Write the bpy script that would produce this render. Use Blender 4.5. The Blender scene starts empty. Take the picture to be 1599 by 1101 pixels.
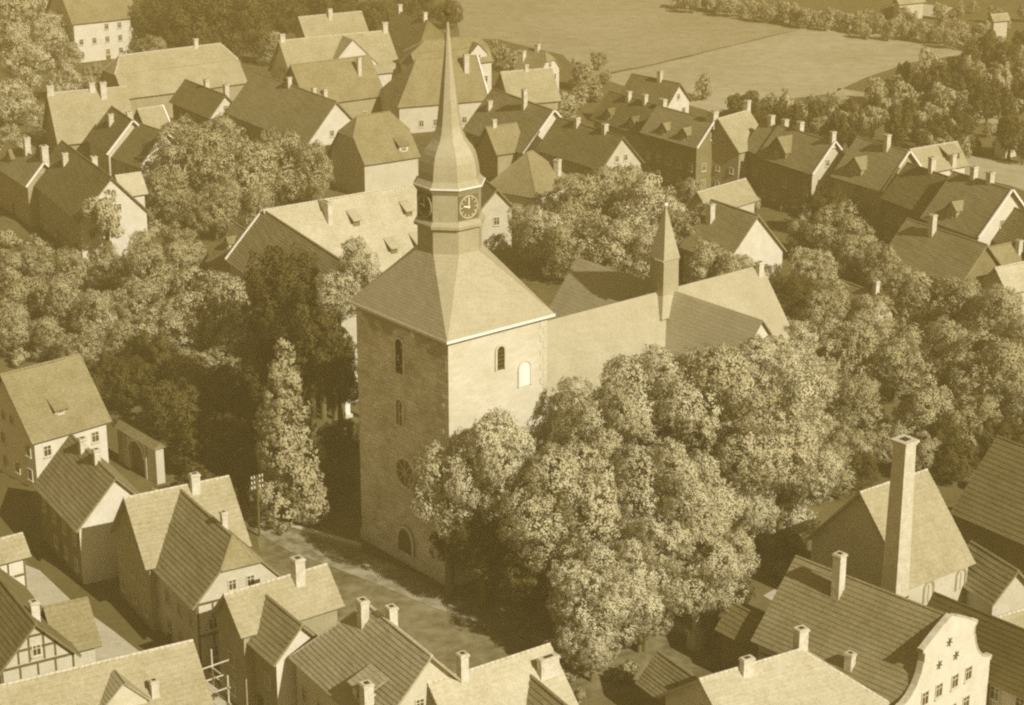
import bpy, bmesh, math, random
import numpy as np
from mathutils import Vector, Matrix

# ------------------------------------------------------------------ camera, sky, sun, exposure
scene = bpy.context.scene
C = scene.collection
R = math.radians
PW, PH = 1599, 1101                      # photograph size: the pixel grid the survey below is noted in
FPX, PITCH, HCAM = 3200.0, R(19.5), 85.0
SUN_AZ, SUN_EL = R(-48.5), R(36)           # azimuth from +X, elevation

cam_data = bpy.data.cameras.new('camera')
cam = bpy.data.objects.new('camera', cam_data)
C.objects.link(cam)
cam.location = (0, 0, HCAM)
cam.rotation_euler = (R(90) - PITCH, 0, 0)
cam_data.sensor_width = 36
cam_data.lens = FPX / PW * 36
cam_data.clip_start = 1
cam_data.clip_end = 8000
scene.camera = cam

world = bpy.data.worlds.new('World')
scene.world = world
world.use_nodes = True
nt = world.node_tree
nt.nodes.clear()
sky = nt.nodes.new('ShaderNodeTexSky')
sky.sky_type = 'NISHITA'
sky.sun_disc = False
sky.sun_elevation = SUN_EL
sky.sun_rotation = R(90) - SUN_AZ
bw = nt.nodes.new('ShaderNodeRGBToBW')
tint = nt.nodes.new('ShaderNodeMix'); tint.data_type = 'RGBA'; tint.blend_type = 'MULTIPLY'
tint.inputs[0].default_value = 1.0
tint.inputs[7].default_value = (1.0, 0.82, 0.48, 1)      # sepia print tone
bg = nt.nodes.new('ShaderNodeBackground'); bg.inputs[1].default_value = 0.078
wo = nt.nodes.new('ShaderNodeOutputWorld')
nt.links.new(sky.outputs[0], bw.inputs[0])
nt.links.new(bw.outputs[0], tint.inputs[6])
nt.links.new(tint.outputs[2], bg.inputs[0])
nt.links.new(bg.outputs[0], wo.inputs[0])

sun_data = bpy.data.lights.new('sun', 'SUN')
sun_data.energy = 5.0
sun_data.angle = R(0.5)
sun_data.color = (1.0, 0.955, 0.88)
sun = bpy.data.objects.new('sun', sun_data)
C.objects.link(sun)
SDIR = Vector((math.cos(SUN_AZ) * math.cos(SUN_EL), math.sin(SUN_AZ) * math.cos(SUN_EL), math.sin(SUN_EL)))
sun.rotation_euler = (-SDIR).to_track_quat('-Z', 'Y').to_euler()
sun.location = SDIR * 300

scene.view_settings.view_transform = 'Standard'
scene.view_settings.look = 'None'
scene.view_settings.exposure = 0.15
scene.view_settings.gamma = 1.0
scene.view_settings.use_curve_mapping = False
scene.cycles.use_denoising = False
scene.cycles.max_bounces = 4
scene.cycles.diffuse_bounces = 2
scene.cycles.glossy_bounces = 2
scene.cycles.volume_bounces = 0
scene.cycles.transmission_bounces = 2
scene.cycles.filter_width = 2.2

rnd = random.Random(11)
nrng = np.random.default_rng(5)

# ------------------------------------------------------------------ survey: a spot in the photograph + a height -> a place
_c, _s = math.cos(PITCH), math.sin(PITCH)
def gp(x, y, z):
    u = -(y - PH / 2)
    d = Vector((x - PW / 2, FPX * _c + u * _s, -FPX * _s + u * _c))
    return Vector((0, 0, HCAM)) + d * ((z - HCAM) / d.z)
def pr(p):
    q = (p[0], p[1], p[2] - HCAM)
    zc = q[1] * _c - q[2] * _s
    return (PW / 2 + FPX * q[0] / zc, PH / 2 - FPX * (q[1] * _s + q[2] * _c) / zc)
def ppm(p):
    return FPX / (p[1] * _c - (p[2] - HCAM) * _s)
UP = Vector((0, 0, 1))

# ------------------------------------------------------------------ materials (all tones of one faded print)
def sep(v):
    return (v, min(1, 0.97 * v ** 1.09), min(1, 0.93 * v ** 1.595), 1)
MATS = {}
def mat(name, v, var=0.25, scale=2.0, rough=0.9, bump=0.0, bscale=8.0, kind='noise', spec=0.15, fine=None, island=0.0, objvar=0.0):
    m = bpy.data.materials.new(name); m.use_nodes = True
    n = m.node_tree.nodes; l = m.node_tree.links
    b = n['Principled BSDF']
    b.inputs['Roughness'].default_value = rough
    b.inputs['Specular IOR Level'].default_value = spec
    tc = n.new('ShaderNodeTexCoord')
    nz = n.new('ShaderNodeTexNoise'); nz.inputs['Scale'].default_value = scale
    nz.inputs['Detail'].default_value = 6; nz.inputs['Roughness'].default_value = 0.65
    l.new(tc.outputs['Object'], nz.inputs['Vector'])
    rp = n.new('ShaderNodeValToRGB')
    rp.color_ramp.elements[0].position = 0.3; rp.color_ramp.elements[1].position = 0.7
    rp.color_ramp.elements[0].color = sep(v * (1 - var)); rp.color_ramp.elements[1].color = sep(min(0.95, v * (1 + var)))
    fac = nz.outputs[0]
    if fine:
        n2 = n.new('ShaderNodeTexNoise'); n2.inputs['Scale'].default_value = fine; n2.inputs['Detail'].default_value = 3
        l.new(tc.outputs['Object'], n2.inputs['Vector'])
        mx = n.new('ShaderNodeMix'); mx.inputs[0].default_value = 0.45
        l.new(fac, mx.inputs[2]); l.new(n2.outputs[0], mx.inputs[3]); fac = mx.outputs[0]
    if name.startswith('tile') or name.startswith('slate'):
        vo = n.new('ShaderNodeTexVoronoi'); vo.inputs['Scale'].default_value = 3.6; l.new(tc.outputs['Object'], vo.inputs['Vector'])
        sc_ = n.new('ShaderNodeSeparateColor'); l.new(vo.outputs['Color'], sc_.inputs[0])
        mx = n.new('ShaderNodeMix'); mx.inputs[0].default_value = 0.11 if name.startswith('tile') else 0.08
        l.new(fac, mx.inputs[2]); l.new(sc_.outputs[0], mx.inputs[3]); fac = mx.outputs[0]
    if island:
        ge = n.new('ShaderNodeNewGeometry')
        mx = n.new('ShaderNodeMix'); mx.inputs[0].default_value = island
        mr = n.new('ShaderNodeMapRange'); mr.inputs[3].default_value = 0.25; mr.inputs[4].default_value = 0.75
        l.new(ge.outputs['Random Per Island'], mr.inputs[0])
        l.new(fac, mx.inputs[2]); l.new(mr.outputs[0], mx.inputs[3]); fac = mx.outputs[0]
    if objvar:
        oi = n.new('ShaderNodeObjectInfo')
        mx = n.new('ShaderNodeMix'); mx.inputs[0].default_value = objvar
        mr = n.new('ShaderNodeMapRange'); mr.inputs[3].default_value = 0.2; mr.inputs[4].default_value = 0.8
        l.new(oi.outputs['Random'], mr.inputs[0])
        l.new(fac, mx.inputs[2]); l.new(mr.outputs[0], mx.inputs[3]); fac = mx.outputs[0]
    if name.startswith('leaf'):            # foliage prints a little browner than plaster of the same grey
        for e in rp.color_ramp.elements: e.color = (e.color[0], e.color[1] * 0.98, e.color[2] * 0.80, 1)
    l.new(fac, rp.inputs[0]); l.new(rp.outputs[0], b.inputs['Base Color'])
    if bump:
        if kind == 'brick':
            bt = n.new('ShaderNodeTexVoronoi'); bt.feature = 'DISTANCE_TO_EDGE'; bt.inputs['Scale'].default_value = bscale
            out = bt.outputs[0]
        else:
            bt = n.new('ShaderNodeTexNoise'); bt.inputs['Scale'].default_value = bscale; bt.inputs['Detail'].default_value = 4
            out = bt.outputs[0]
        l.new(tc.outputs['Object'], bt.inputs['Vector'])
        bp = n.new('ShaderNodeBump'); bp.inputs['Strength'].default_value = bump; bp.inputs['Distance'].default_value = 0.08
        l.new(out, bp.inputs['Height']); l.new(bp.outputs[0], b.inputs['Normal'])
    if name.startswith('leaf'):
        tr = n.new('ShaderNodeBsdfTranslucent'); ms = n.new('ShaderNodeMixShader'); ms.inputs[0].default_value = 0.35
        l.new(rp.outputs[0], tr.inputs[0]); l.new(b.outputs[0], ms.inputs[1]); l.new(tr.outputs[0], ms.inputs[2])
        l.new(ms.outputs[0], n['Material Output'].inputs[0])
    MATS[name] = m
    return m
mat('wall_white', 0.66, 0.15, 0.7, fine=6, bump=0.15, bscale=10)
mat('wall_light', 0.56, 0.16, 0.6, fine=5, bump=0.2, bscale=10)
mat('wall_mid', 0.36, 0.22, 0.6, fine=5, bump=0.25, bscale=8)
mat('wall_dark', 0.22, 0.28, 0.7, fine=5, bump=0.3, bscale=8)
mat('stone_rough', 0.74, 0.38, 0.35, fine=2.6, bump=0.9, bscale=1.8)
mat('stone_wash', 0.62, 0.10, 0.3, fine=3.0, bump=0.25, bscale=3)
mat('tile_pale', 0.48, 0.24, 0.3, fine=7, bump=0.25, bscale=9)
mat('tile_light', 0.37, 0.28, 0.3, fine=7, bump=0.25, bscale=9)
mat('tile_mid', 0.265, 0.32, 0.3, fine=7, bump=0.25, bscale=9)
mat('tile_dark', 0.19, 0.34, 0.3, fine=7, bump=0.25, bscale=9)
mat('slate_church', 0.39, 0.20, 0.3, fine=5, bump=0.1, bscale=6, rough=0.45, spec=1.0)
mat('slate_dark', 0.11, 0.25, 0.5, fine=6, bump=0.2, bscale=6)
mat('dial_paint', 0.17, 0.15, 1.0)
mat('path_dust_dapple', 0.30, 0.75, 0.28, fine=0.9)  # dusty path with dappled sunlight mixed into its colour
mat('trim_white', 0.82, 0.05, 2.0)
mat('mortar', 0.55, 0.2, 2.0)
mat('chimney_brick', 0.60, 0.34, 1.3, fine=8, bump=0.3, bscale=10)
mat('chimney_dark', 0.28, 0.25, 1.5, fine=8, bump=0.3, bscale=10)
mat('soot', 0.05, 0.3, 3)
mat('glass', 0.10, 0.3, 1.0, rough=0.15, spec=0.6, objvar=0.6)
mat('frame_paint', 0.62, 0.1, 2)
mat('timber', 0.13, 0.3, 4)
mat('timber_pale', 0.55, 0.2, 4)
mat('door_wood', 0.16, 0.3, 4)
mat('metal_dark', 0.10, 0.2, 5, rough=0.5)
mat('leaf_light', 0.68, 0.22, 0.22, spec=0.0, island=0.15, objvar=0.25)
mat('leaf_mid', 0.55, 0.25, 0.22, spec=0.0, island=0.15, objvar=0.3)
mat('leaf_dark', 0.18, 0.28, 0.22, spec=0.0, island=0.15, objvar=0.3)  # shaded churchyard trees have their shade put into this leaf colour
mat('bark', 0.16, 0.3, 3, bump=0.5, bscale=6)
mat('ground_soil', 0.16, 0.35, 0.05, fine=0.6, bump=0.5, bscale=1.5)
mat('ground_paving', 0.14, 0.22, 0.12, fine=1.5, bump=0.2, bscale=3)
mat('square_dapple', 0.22, 0.62, 0.16, fine=0.9, bump=0.2, bscale=3)  # square's soil with tree shade and sun flecks put into its colour
mat('boiler_brick', 0.56, 0.25, 1.2, fine=6, bump=0.4, bscale=9)
mat('ground_lit', 0.52, 0.18, 0.2, fine=1.5, bump=0.2, bscale=3)  # pale ground; the yard sheets carry their sunlight in this colour
mat('field_pale', 0.42, 0.24, 0.03, fine=0.35, bump=0.5, bscale=0.9)
mat('field_mid', 0.36, 0.26, 0.03, fine=0.35, bump=0.5, bscale=0.9)
mat('garden', 0.22, 0.35, 0.06, fine=0.5, bump=0.6, bscale=1.0)

def stone_mat(name, v, var, run, top_dark, jdark, bump):
    """coursed rubble: blocks along the wall direction `run`, blotches, a darker band with a ragged lower edge at the wall top"""
    m = bpy.data.materials.new(name); m.use_nodes = True; n = m.node_tree.nodes; l = m.node_tree.links; b = n['Principled BSDF']
    b.inputs['Roughness'].default_value = 0.95; b.inputs['Specular IOR Level'].default_value = 0.1
    tc = n.new('ShaderNodeTexCoord'); dp = n.new('ShaderNodeVectorMath'); dp.operation = 'DOT_PRODUCT'; dp.inputs[1].default_value = run
    sx = n.new('ShaderNodeSeparateXYZ'); cx = n.new('ShaderNodeCombineXYZ')
    l.new(tc.outputs['Object'], dp.inputs[0]); l.new(tc.outputs['Object'], sx.inputs[0]); l.new(dp.outputs['Value'], cx.inputs[0]); l.new(sx.outputs[2], cx.inputs[1])
    wob = n.new('ShaderNodeTexNoise'); wob.inputs['Scale'].default_value = 0.9; l.new(cx.outputs[0], wob.inputs['Vector'])
    ad = n.new('ShaderNodeVectorMath'); ad.operation = 'MULTIPLY_ADD'; ad.inputs[1].default_value = (0.35, 0.35, 0); l.new(wob.outputs['Color'], ad.inputs[0]); l.new(cx.outputs[0], ad.inputs[2])
    br = n.new('ShaderNodeTexBrick'); br.inputs['Scale'].default_value = 1.0; br.inputs['Brick Width'].default_value = 0.85; br.inputs['Row Height'].default_value = 0.42
    br.inputs['Mortar Size'].default_value = 0.035; br.inputs['Mortar Smooth'].default_value = 0.6; br.inputs['Color1'].default_value = (0, 0, 0, 1); br.inputs['Color2'].default_value = (1, 1, 1, 1); br.inputs['Mortar'].default_value = (0.5, 0.5, 0.5, 1)
    l.new(ad.outputs[0], br.inputs['Vector'])
    big = n.new('ShaderNodeTexNoise'); big.inputs['Scale'].default_value = 0.28; big.inputs['Detail'].default_value = 8; big.inputs['Roughness'].default_value = 0.7; l.new(cx.outputs[0], big.inputs['Vector'])
    mx = n.new('ShaderNodeMix'); mx.inputs[0].default_value = 0.15; l.new(big.outputs[0], mx.inputs[2]); l.new(br.outputs['Color'], mx.inputs[3])
    rp = n.new('ShaderNodeValToRGB'); rp.color_ramp.elements[0].position = 0.32; rp.color_ramp.elements[1].position = 0.66
    rp.color_ramp.elements[0].color = sep(v * (1 - var)); rp.color_ramp.elements[1].color = sep(min(0.92, v * (1 + var * 0.6))); l.new(mx.outputs[0], rp.inputs[0])
    jm = n.new('ShaderNodeMix'); jm.data_type = 'RGBA'; jm.blend_type = 'MULTIPLY'; jm.inputs[7].default_value = (jdark, jdark, jdark, 1)
    l.new(br.outputs['Fac'], jm.inputs[0]); l.new(rp.outputs[0], jm.inputs[6])
    # darker band towards the wall top, ragged lower edge
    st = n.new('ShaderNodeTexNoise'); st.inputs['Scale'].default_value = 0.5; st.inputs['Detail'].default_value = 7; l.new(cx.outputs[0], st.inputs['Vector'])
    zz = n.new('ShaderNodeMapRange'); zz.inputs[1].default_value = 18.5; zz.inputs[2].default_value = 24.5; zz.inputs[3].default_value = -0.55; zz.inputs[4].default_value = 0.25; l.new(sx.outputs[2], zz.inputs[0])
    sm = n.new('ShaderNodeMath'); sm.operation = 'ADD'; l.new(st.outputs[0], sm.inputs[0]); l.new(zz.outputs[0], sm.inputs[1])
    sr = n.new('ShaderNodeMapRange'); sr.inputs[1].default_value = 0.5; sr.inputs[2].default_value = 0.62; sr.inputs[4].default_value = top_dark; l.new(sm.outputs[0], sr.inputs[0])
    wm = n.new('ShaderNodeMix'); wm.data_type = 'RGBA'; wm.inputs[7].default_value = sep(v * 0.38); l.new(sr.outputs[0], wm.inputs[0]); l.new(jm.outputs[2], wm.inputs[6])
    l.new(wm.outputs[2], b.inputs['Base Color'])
    bp = n.new('ShaderNodeBump'); bp.inputs['Strength'].default_value = bump; bp.inputs['Distance'].default_value = 0.12; bp.invert = True
    l.new(br.outputs['Fac'], bp.inputs['Height']); l.new(bp.outputs[0], b.inputs['Normal'])
    MATS[name] = m

# ------------------------------------------------------------------ object helpers
def tag(o, label=None, cat=None, group=None, kind=None):
    if label: o['label'] = label
    if cat: o['category'] = cat
    if group: o['group'] = group
    if kind: o['kind'] = kind
    return o
def empty(name, loc):
    o = bpy.data.objects.new(name, None); C.objects.link(o); o.location = loc; o.empty_display_size = 0.5
    return o
class MB:
    def __init__(s): s.v = []; s.f = []
    def add(s, vs, fs):
        k = len(s.v); s.v += [tuple(p) for p in vs]; s.f += [tuple(i + k for i in f) for f in fs]
    def quad(s, a, b, c, d): s.add([a, b, c, d], [(0, 1, 2, 3)])
    def box(s, o, ex, ey, ez):
        """box from corner o with edge vectors ex, ey, ez"""
        p = [o, o + ex, o + ex + ey, o + ey]; q = [x + ez for x in p]
        s.add(p + q, [(3, 2, 1, 0), (4, 5, 6, 7), (0, 1, 5, 4), (1, 2, 6, 5), (2, 3, 7, 6), (3, 0, 4, 7)])
    def cbox(s, c, u, v, w, lu, lv, lw):
        s.box(c - u * (lu / 2) - v * (lv / 2) - w * (lw / 2), u * lu, v * lv, w * lw)
    def tube(s, a, b, r0, r1=None, n=8, cap=True):
        r1 = r0 if r1 is None else r1
        d = (b - a).normalized(); x = d.orthogonal().normalized(); y = d.cross(x)
        vs = []
        for p, r in ((a, r0), (b, r1)):
            for i in range(n):
                t = 2 * math.pi * i / n; vs.append(p + x * (r * math.cos(t)) + y * (r * math.sin(t)))
        fs = [(i, (i + 1) % n, n + (i + 1) % n, n + i) for i in range(n)]
        if cap: fs += [tuple(range(n - 1, -1, -1)), tuple(range(n, 2 * n))]
        s.add(vs, fs)
    def mesh(s, name):
        me = bpy.data.meshes.new(name); me.from_pydata(s.v, [], s.f); me.update()
        return me
    def build(s, name, m, parent=None, smooth=False):
        if not s.f: return None
        off = Vector(parent_loc(parent)) if parent is not None else Vector((0, 0, 0))
        me = bpy.data.meshes.new(name)
        me.from_pydata([(p[0] - off.x, p[1] - off.y, p[2] - off.z) for p in s.v], [], s.f)
        bm = bmesh.new(); bm.from_mesh(me); bmesh.ops.recalc_face_normals(bm, faces=bm.faces) if not smooth else None
        bm.to_mesh(me); bm.free()
        if smooth:
            for p in me.polygons: p.use_smooth = True
        me.materials.append(MATS[m])
        o = bpy.data.objects.new(name, me); C.objects.link(o)
        if parent is not None: o.parent = parent
        return o
def parent_loc(p):
    v = Vector((0, 0, 0))
    while p is not None:
        v += Vector(p.location); p = p.parent
    return v
def link_copy(name, me, parent, M):
    """place shared mesh data under a parent with a world matrix (parents only carry a location)"""
    o = bpy.data.objects.new(name, me); C.objects.link(o)
    if parent is not None:
        o.parent = parent
        M = Matrix.Translation(-parent_loc(parent)) @ M
    o.matrix_basis = M
    return o
def frame_matrix(o, x, y, z):
    return Matrix(((x.x, y.x, z.x, o.x), (x.y, y.y, z.y, o.y), (x.z, y.z, z.z, o.z), (0, 0, 0, 1)))

# shared window meshes: x across, y up, z out of the wall, origin bottom centre
WIN = {}
def win_meshes(w, h, arched=False):
    k = (round(w, 2), round(h, 2))
    if k in WIN: return WIN[k]
    X, Y, Z = Vector((1, 0, 0)), Vector((0, 1, 0)), Vector((0, 0, 1))
    fr = MB(); t = 0.09
    fr.box(Vector((-w / 2, 0, 0)), X * t, Y * h, Z * 0.09)
    fr.box(Vector((w / 2 - t, 0, 0)), X * t, Y * h, Z * 0.09)
    fr.box(Vector((-w / 2 + t, h - t, 0)), X * (w - 2 * t), Y * t, Z * 0.085)
    fr.box(Vector((-w / 2 + t, 0, 0)), X * (w - 2 * t), Y * t, Z * 0.085)
    fr.box(Vector((-0.03, t, 0)), X * 0.06, Y * (h - 2 * t), Z * 0.06)
    fr.box(Vector((-w / 2 + t, h * 0.62, 0)), X * (w - 2 * t), Y * 0.06, Z * 0.055)
    fr.box(Vector((-w / 2 - 0.08, -0.09, 0)), X * (w + 0.16), Y * 0.088, Z * 0.17)
    fm = fr.mesh('window'); fm.materials.append(MATS['frame_paint'])
    pn = MB(); pn.box(Vector((-w / 2 + 0.02, 0.02, 0)), X * (w - 0.04), Y * (h - 0.04), Z * 0.03)
    pm = pn.mesh('pane'); pm.materials.append(MATS['glass'])
    WIN[k] = (fm, pm)
    return WIN[k]
def window(parent, pos, out, w=0.95, h=1.25, name='window'):
    fm, pm = win_meshes(w, h)
    x = UP.cross(out).normalized()
    M = frame_matrix(pos, x, UP, out)
    o = link_copy(name, fm, parent, M)
    p = bpy.data.objects.new('pane', pm); C.objects.link(p); p.parent = o
    return o

def grid_windows(parent, p0, u, out, length, z0, z1, dens=2.3, storey=2.65, w=0.95, h=1.25, skip=0.0, first=1.0):
    """rows of windows on a wall running from p0 along u"""
    rows = max(1, int((z1 - z0 - 0.3) / storey))
    n = max(1, int((length - 0.8) / dens))
    step = length / n
    for r_ in range(rows):
        z = z0 + first + r_ * storey
        if z + h > z1 - 0.1: continue
        for i in range(n):
            if rnd.random() < skip: continue
            window(parent, p0 + u * (step * (i + 0.5)) + UP * z + out * 0.002, out, w, h)

def slope(mb, ra, rb, ea, eb, course=0.36, thick=0.17, seg=1.6, lift=0.026, jitter=0.02, sag_amt=0.16):
    """a tiled roof slope from ridge line ra-rb to eave line ea-eb: overlapping courses on a slab"""
    L = max((ea - ra).length, (eb - rb).length)
    n = max(2, int(L / course))
    nrm = (rb - ra if (rb - ra).length > 0.05 else eb - ea).cross(ea - ra).normalized()
    if nrm.z < 0: nrm = -nrm
    k = max(1, int(max((rb - ra).length, (eb - ea).length) / seg))
    sag = [[(rnd.random() - 0.5) * 2 * jitter for _ in range(k + 1)] for _ in range(n + 1)]
    dip = sag_amt * rnd.uniform(0.4, 1.0) * min(1.0, (rb - ra).length / 9)
    vs = []; fs = []
    for i in range(n):
        for (t, lf, row) in ((i / n, 0.0, i), ((i + 1) / n, lift, i + 1)):
            for j in range(k + 1):
                s_ = j / k
                a = ra.lerp(ea, t); b = rb.lerp(eb, t)
                p = a.lerp(b, s_) + nrm * (thick + lf + sag[row][j]) - UP * (dip * math.sin(math.pi * s_) * math.sin(math.pi * (0.15 + 0.7 * t)))
                vs.append(p)
    w = k + 1
    for i in range(n):
        o = i * 2 * w
        for j in range(k):
            fs.append((o + j, o + j + 1, o + w + j + 1, o + w + j))
            if i < n - 1:
                fs.append((o + w + j, o + w + j + 1, o + 2 * w + j + 1, o + 2 * w + j))
    mb.add(vs, fs)
    # underside and edges
    top = [ra + nrm * thick, rb + nrm * thick, eb + nrm * (thick + lift), ea + nrm * (thick + lift)]
    bot = [ra, rb, eb, ea]
    mb.add(top + bot, [(4, 5, 6, 7), (2, 3, 7, 6), (0, 3, 7, 4), (1, 2, 6, 5)])
    return nrm

def chimney(parent, base, u, v, w, d, h, sink=1.2, m='chimney_brick', name='chimney'):
    """base: point on the roof surface, h: height above it"""
    mb = MB()
    o = base - UP * sink
    n = 5
    mb.cbox(o + UP * ((h + sink) / 2), u, v, UP, w, d, h + sink)
    ch = mb.build(name, m, parent)
    cp = MB()
    top = base + UP * h
    cp.cbox(top + UP * 0.06, u, v, UP, w + 0.16, d + 0.16, 0.14)
    cp.cbox(top + UP * 0.17, u, v, UP, w + 0.04, d + 0.04, 0.10)
    cp.build('chimney_cap', 'mortar' if m == 'chimney_brick' else m, ch)
    fl = MB(); fl.cbox(top + UP * 0.225, u, v, UP, w * 0.5, d * 0.5, 0.03)
    fl.build('flue', 'soot', ch)
    return ch

def beam(parent, a, b, out, width=0.2, proud=0.04, m='timber'):
    mb = MB(); d = (b - a); L = d.length; d.normalize(); s_ = out.cross(d).normalized()
    mb.box(a - s_ * (width / 2) + out * 0.001, d * L, s_ * width, out * proud)
    return mb.build('beam', m, parent)

def house(label, A, B, hr, he, E, wall='wall_light', roof='tile_mid', ends='gg', chim=(), dorm=(), win=True, timber=False,
          verge=None, name='house', cat='house', group=None, hipk=0.9, ov=0.35, gable_win=True, beams_on=None, width=None,
          ridge=True, wd=0.95, eave_white=False, gwall=None, skip=0.12, zb=0.0, course=0.36, pitch=1.1):
    for it in range(30):
        Aw, Bw = gp(A[0], A[1], hr), gp(B[0], B[1], hr)
        u = Bw - Aw; u.z = 0; rl = u.length; u.normalize()
        v = Vector((u.y, -u.x, 0))
        if (Vector((0, 0, 0)) - Aw).dot(v) < 0: v = -v        # the slope we look at
        if E is None:
            w = width; pit = (hr - he) / w; break
        nrm = (v * pitch + UP).normalized()                   # plane of that slope
        o = Vector((0, 0, HCAM)); d = gp(E[0], E[1], 0) - o
        P = o + d * ((Aw - o).dot(nrm) / d.dot(nrm))
        w = max(1.2, (P - Aw).dot(v)); pit = pitch
        hr = hr * 0.4 + (he + pit * w) * 0.6
    if E is not None: he = hr - pit * w
    base = (Aw + Bw) / 2; base.z = zb
    t = empty(name, base); tag(t, label, cat, group)
    # body extents along u, measured from Aw
    hip = {'g': 0.0, 'h': w * hipk, 'c': w * hipk * 0.42}
    x0 = -hip[ends[0]]; x1 = rl + hip[ends[1]]
    zc = {'g': hr, 'h': he, 'c': hr - (hr - he) * 0.42}
    A0 = Vector((Aw.x, Aw.y, 0))
    if base.y > 300 and skip: skip = 0.4
    def pt(x, y, z): return A0 + u * x + v * y + UP * z
    # ---- wall: a solid body up to the underside of the roof
    wm = MB()
    iw = w - ov
    e2 = he + ov * pit            # wall top under the overhanging eave
    def prof(end, x):
        if end == 'h': return [pt(x, -iw, zb), pt(x, -iw, e2), pt(x, iw, e2), pt(x, iw, zb)]
        zt = zc[end]; yt = iw * (hr - zt) / max(0.01, (hr - e2)) if end == 'c' else 0
        if end == 'c': return [pt(x, -iw, zb), pt(x, -iw, e2), pt(x, -yt, zt), pt(x, yt, zt), pt(x, iw, e2), pt(x, iw, zb)]
        return [pt(x, -iw, zb), pt(x, -iw, e2), pt(x, 0, hr), pt(x, iw, e2), pt(x, iw, zb)]
    xi0, xi1 = x0 + ov * 0.7, x1 - ov * 0.7
    if ends[0] == 'h': xi0 = x0 + ov
    if ends[1] == 'h': xi1 = x1 - ov
    p0 = prof(ends[0], xi0); p1 = prof(ends[1], xi1)
    wm.add(p0, [tuple(range(len(p0)))]); wm.add(p1, [tuple(range(len(p1)))])
    wm.quad(pt(xi0, iw, zb), pt(xi1, iw, zb), pt(xi1, iw, e2), pt(xi0, iw, e2))
    wm.quad(pt(xi0, -iw, zb), pt(xi1, -iw, zb), pt(xi1, -iw, e2), pt(xi0, -iw, e2))
    wo_ = wm.build('wall', wall, t)
    if gwall:          # one gable wall in another plaster: a slightly proud facing
        gm = MB()
        for en, x, p, sg in ((ends[0], xi0, p0, -1), (ends[1], xi1, p1, 1)):
            if gwall[0] in ('both', 'A' if sg < 0 else 'B'):
                q = [a + u * (sg * 0.03) for a in p]
                k = len(p); fs = [tuple(range(k)), tuple(range(k, 2 * k))] + [(i, (i + 1) % k, k + (i + 1) % k, k + i) for i in range(k)]
                gm.add(list(p) + q, fs)
        gm.build('gable_wall', gwall[1], t)
    # ---- roof slopes
    rm = MB()
    og = 0.25
    lf = 0.05 if base.y < 190 else 0.026
    if base.y < 190 and course == 0.36: course = 0.42
    def ends_slope(sgn):
        a_r = pt(-og if ends[0] == 'g' else 0, 0, hr); b_r = pt(rl + (og if ends[1] == 'g' else 0), 0, hr)
        a_e = pt(x0 - (og if ends[0] == 'g' else 0), sgn * w, he); b_e = pt(x1 + (og if ends[1] == 'g' else 0), sgn * w, he)
        if ends[0] == 'c' or ends[1] == 'c':
            zA = zc[ends[0]] if ends[0] == 'c' else hr; zB = zc[ends[1]] if ends[1] == 'c' else hr
            f = 0.42
            a_m = pt(x0 - (og if ends[0] == 'g' else 0), sgn * w * f, hr - (hr - he) * f)
            b_m = pt(x1 + (og if ends[1] == 'g' else 0), sgn * w * f, hr - (hr - he) * f)
            slope(rm, a_r, b_r, a_m, b_m, course, lift=lf); slope(rm, a_m, b_m, a_e, b_e, course, lift=lf)
        else:
            slope(rm, a_r, b_r, a_e, b_e, course, lift=lf)
    ends_slope(1); ends_slope(-1)
    for en, xr, xe in ((ends[0], 0.0, x0), (ends[1], rl, x1)):
        if en == 'h':
            slope(rm, pt(xr, 0.02, hr), pt(xr, -0.02, hr), pt(xe, w, he), pt(xe, -w, he), course)
        elif en == 'c':
            f = 0.42
            slope(rm, pt(xr, 0.02, hr), pt(xr, -0.02, hr), pt(xe, w * f, zc['c']), pt(xe, -w * f, zc['c']), course)
    ro = rm.build('roof', roof, t)
    if ridge:
        mb = MB(); k = max(2, int(rl / 0.45)); xa = -og if ends[0] == 'g' else 0; xb = rl + (og if ends[1] == 'g' else 0)
        for i in range(k):
            a = pt(xa + (xb - xa) * i / k, 0, hr + 0.17); b = pt(xa + (xb - xa) * (i + 1) / k - 0.02, 0, hr + 0.17)
            mb.tube(a, b, 0.15, 0.13, 6)
        def hipline(p, q):
            k2 = max(2, int((q - p).length / 0.5))
            for i in range(k2): mb.tube(p.lerp(q, i / k2), p.lerp(q, (i + 0.97) / k2), 0.15, 0.13, 6)
        for en, xr, xe in ((ends[0], 0.0, x0), (ends[1], rl, x1)):
            if en in 'hc':
                f, z = (1, he) if en == 'h' else (0.42, zc['c'])
                for sg in (1, -1): hipline(pt(xr, 0, hr + 0.15), pt(xe, sg * w * f, z + 0.15))
        mb.build('ridge_cap', 'mortar' if roof in ('tile_light', 'tile_pale') else roof, ro)
    cams = Vector((0, 0, HCAM))
    # ---- verge boards / gable parapets on the ends asked for
    if verge:
        for ch_ in verge:
            x, sg = (x0, -1) if ch_ == 'A' else (x1, 1)
            for sy in (1, -1):
                mb = MB(); a = pt(x + sg * og * 1.0, 0, hr + 0.12); b = pt(x + sg * og, sy * w, he + 0.12)
                d = b - a; L = d.length; d.normalize(); nn = u.cross(d).normalized()
                if nn.z < 0: nn = -nn
                mb.box(a - u * (0.02 if sg > 0 else 0.24), d * L, u * 0.26, nn * 0.26)
                mb.build('verge_board', 'trim_white', t)
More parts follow.
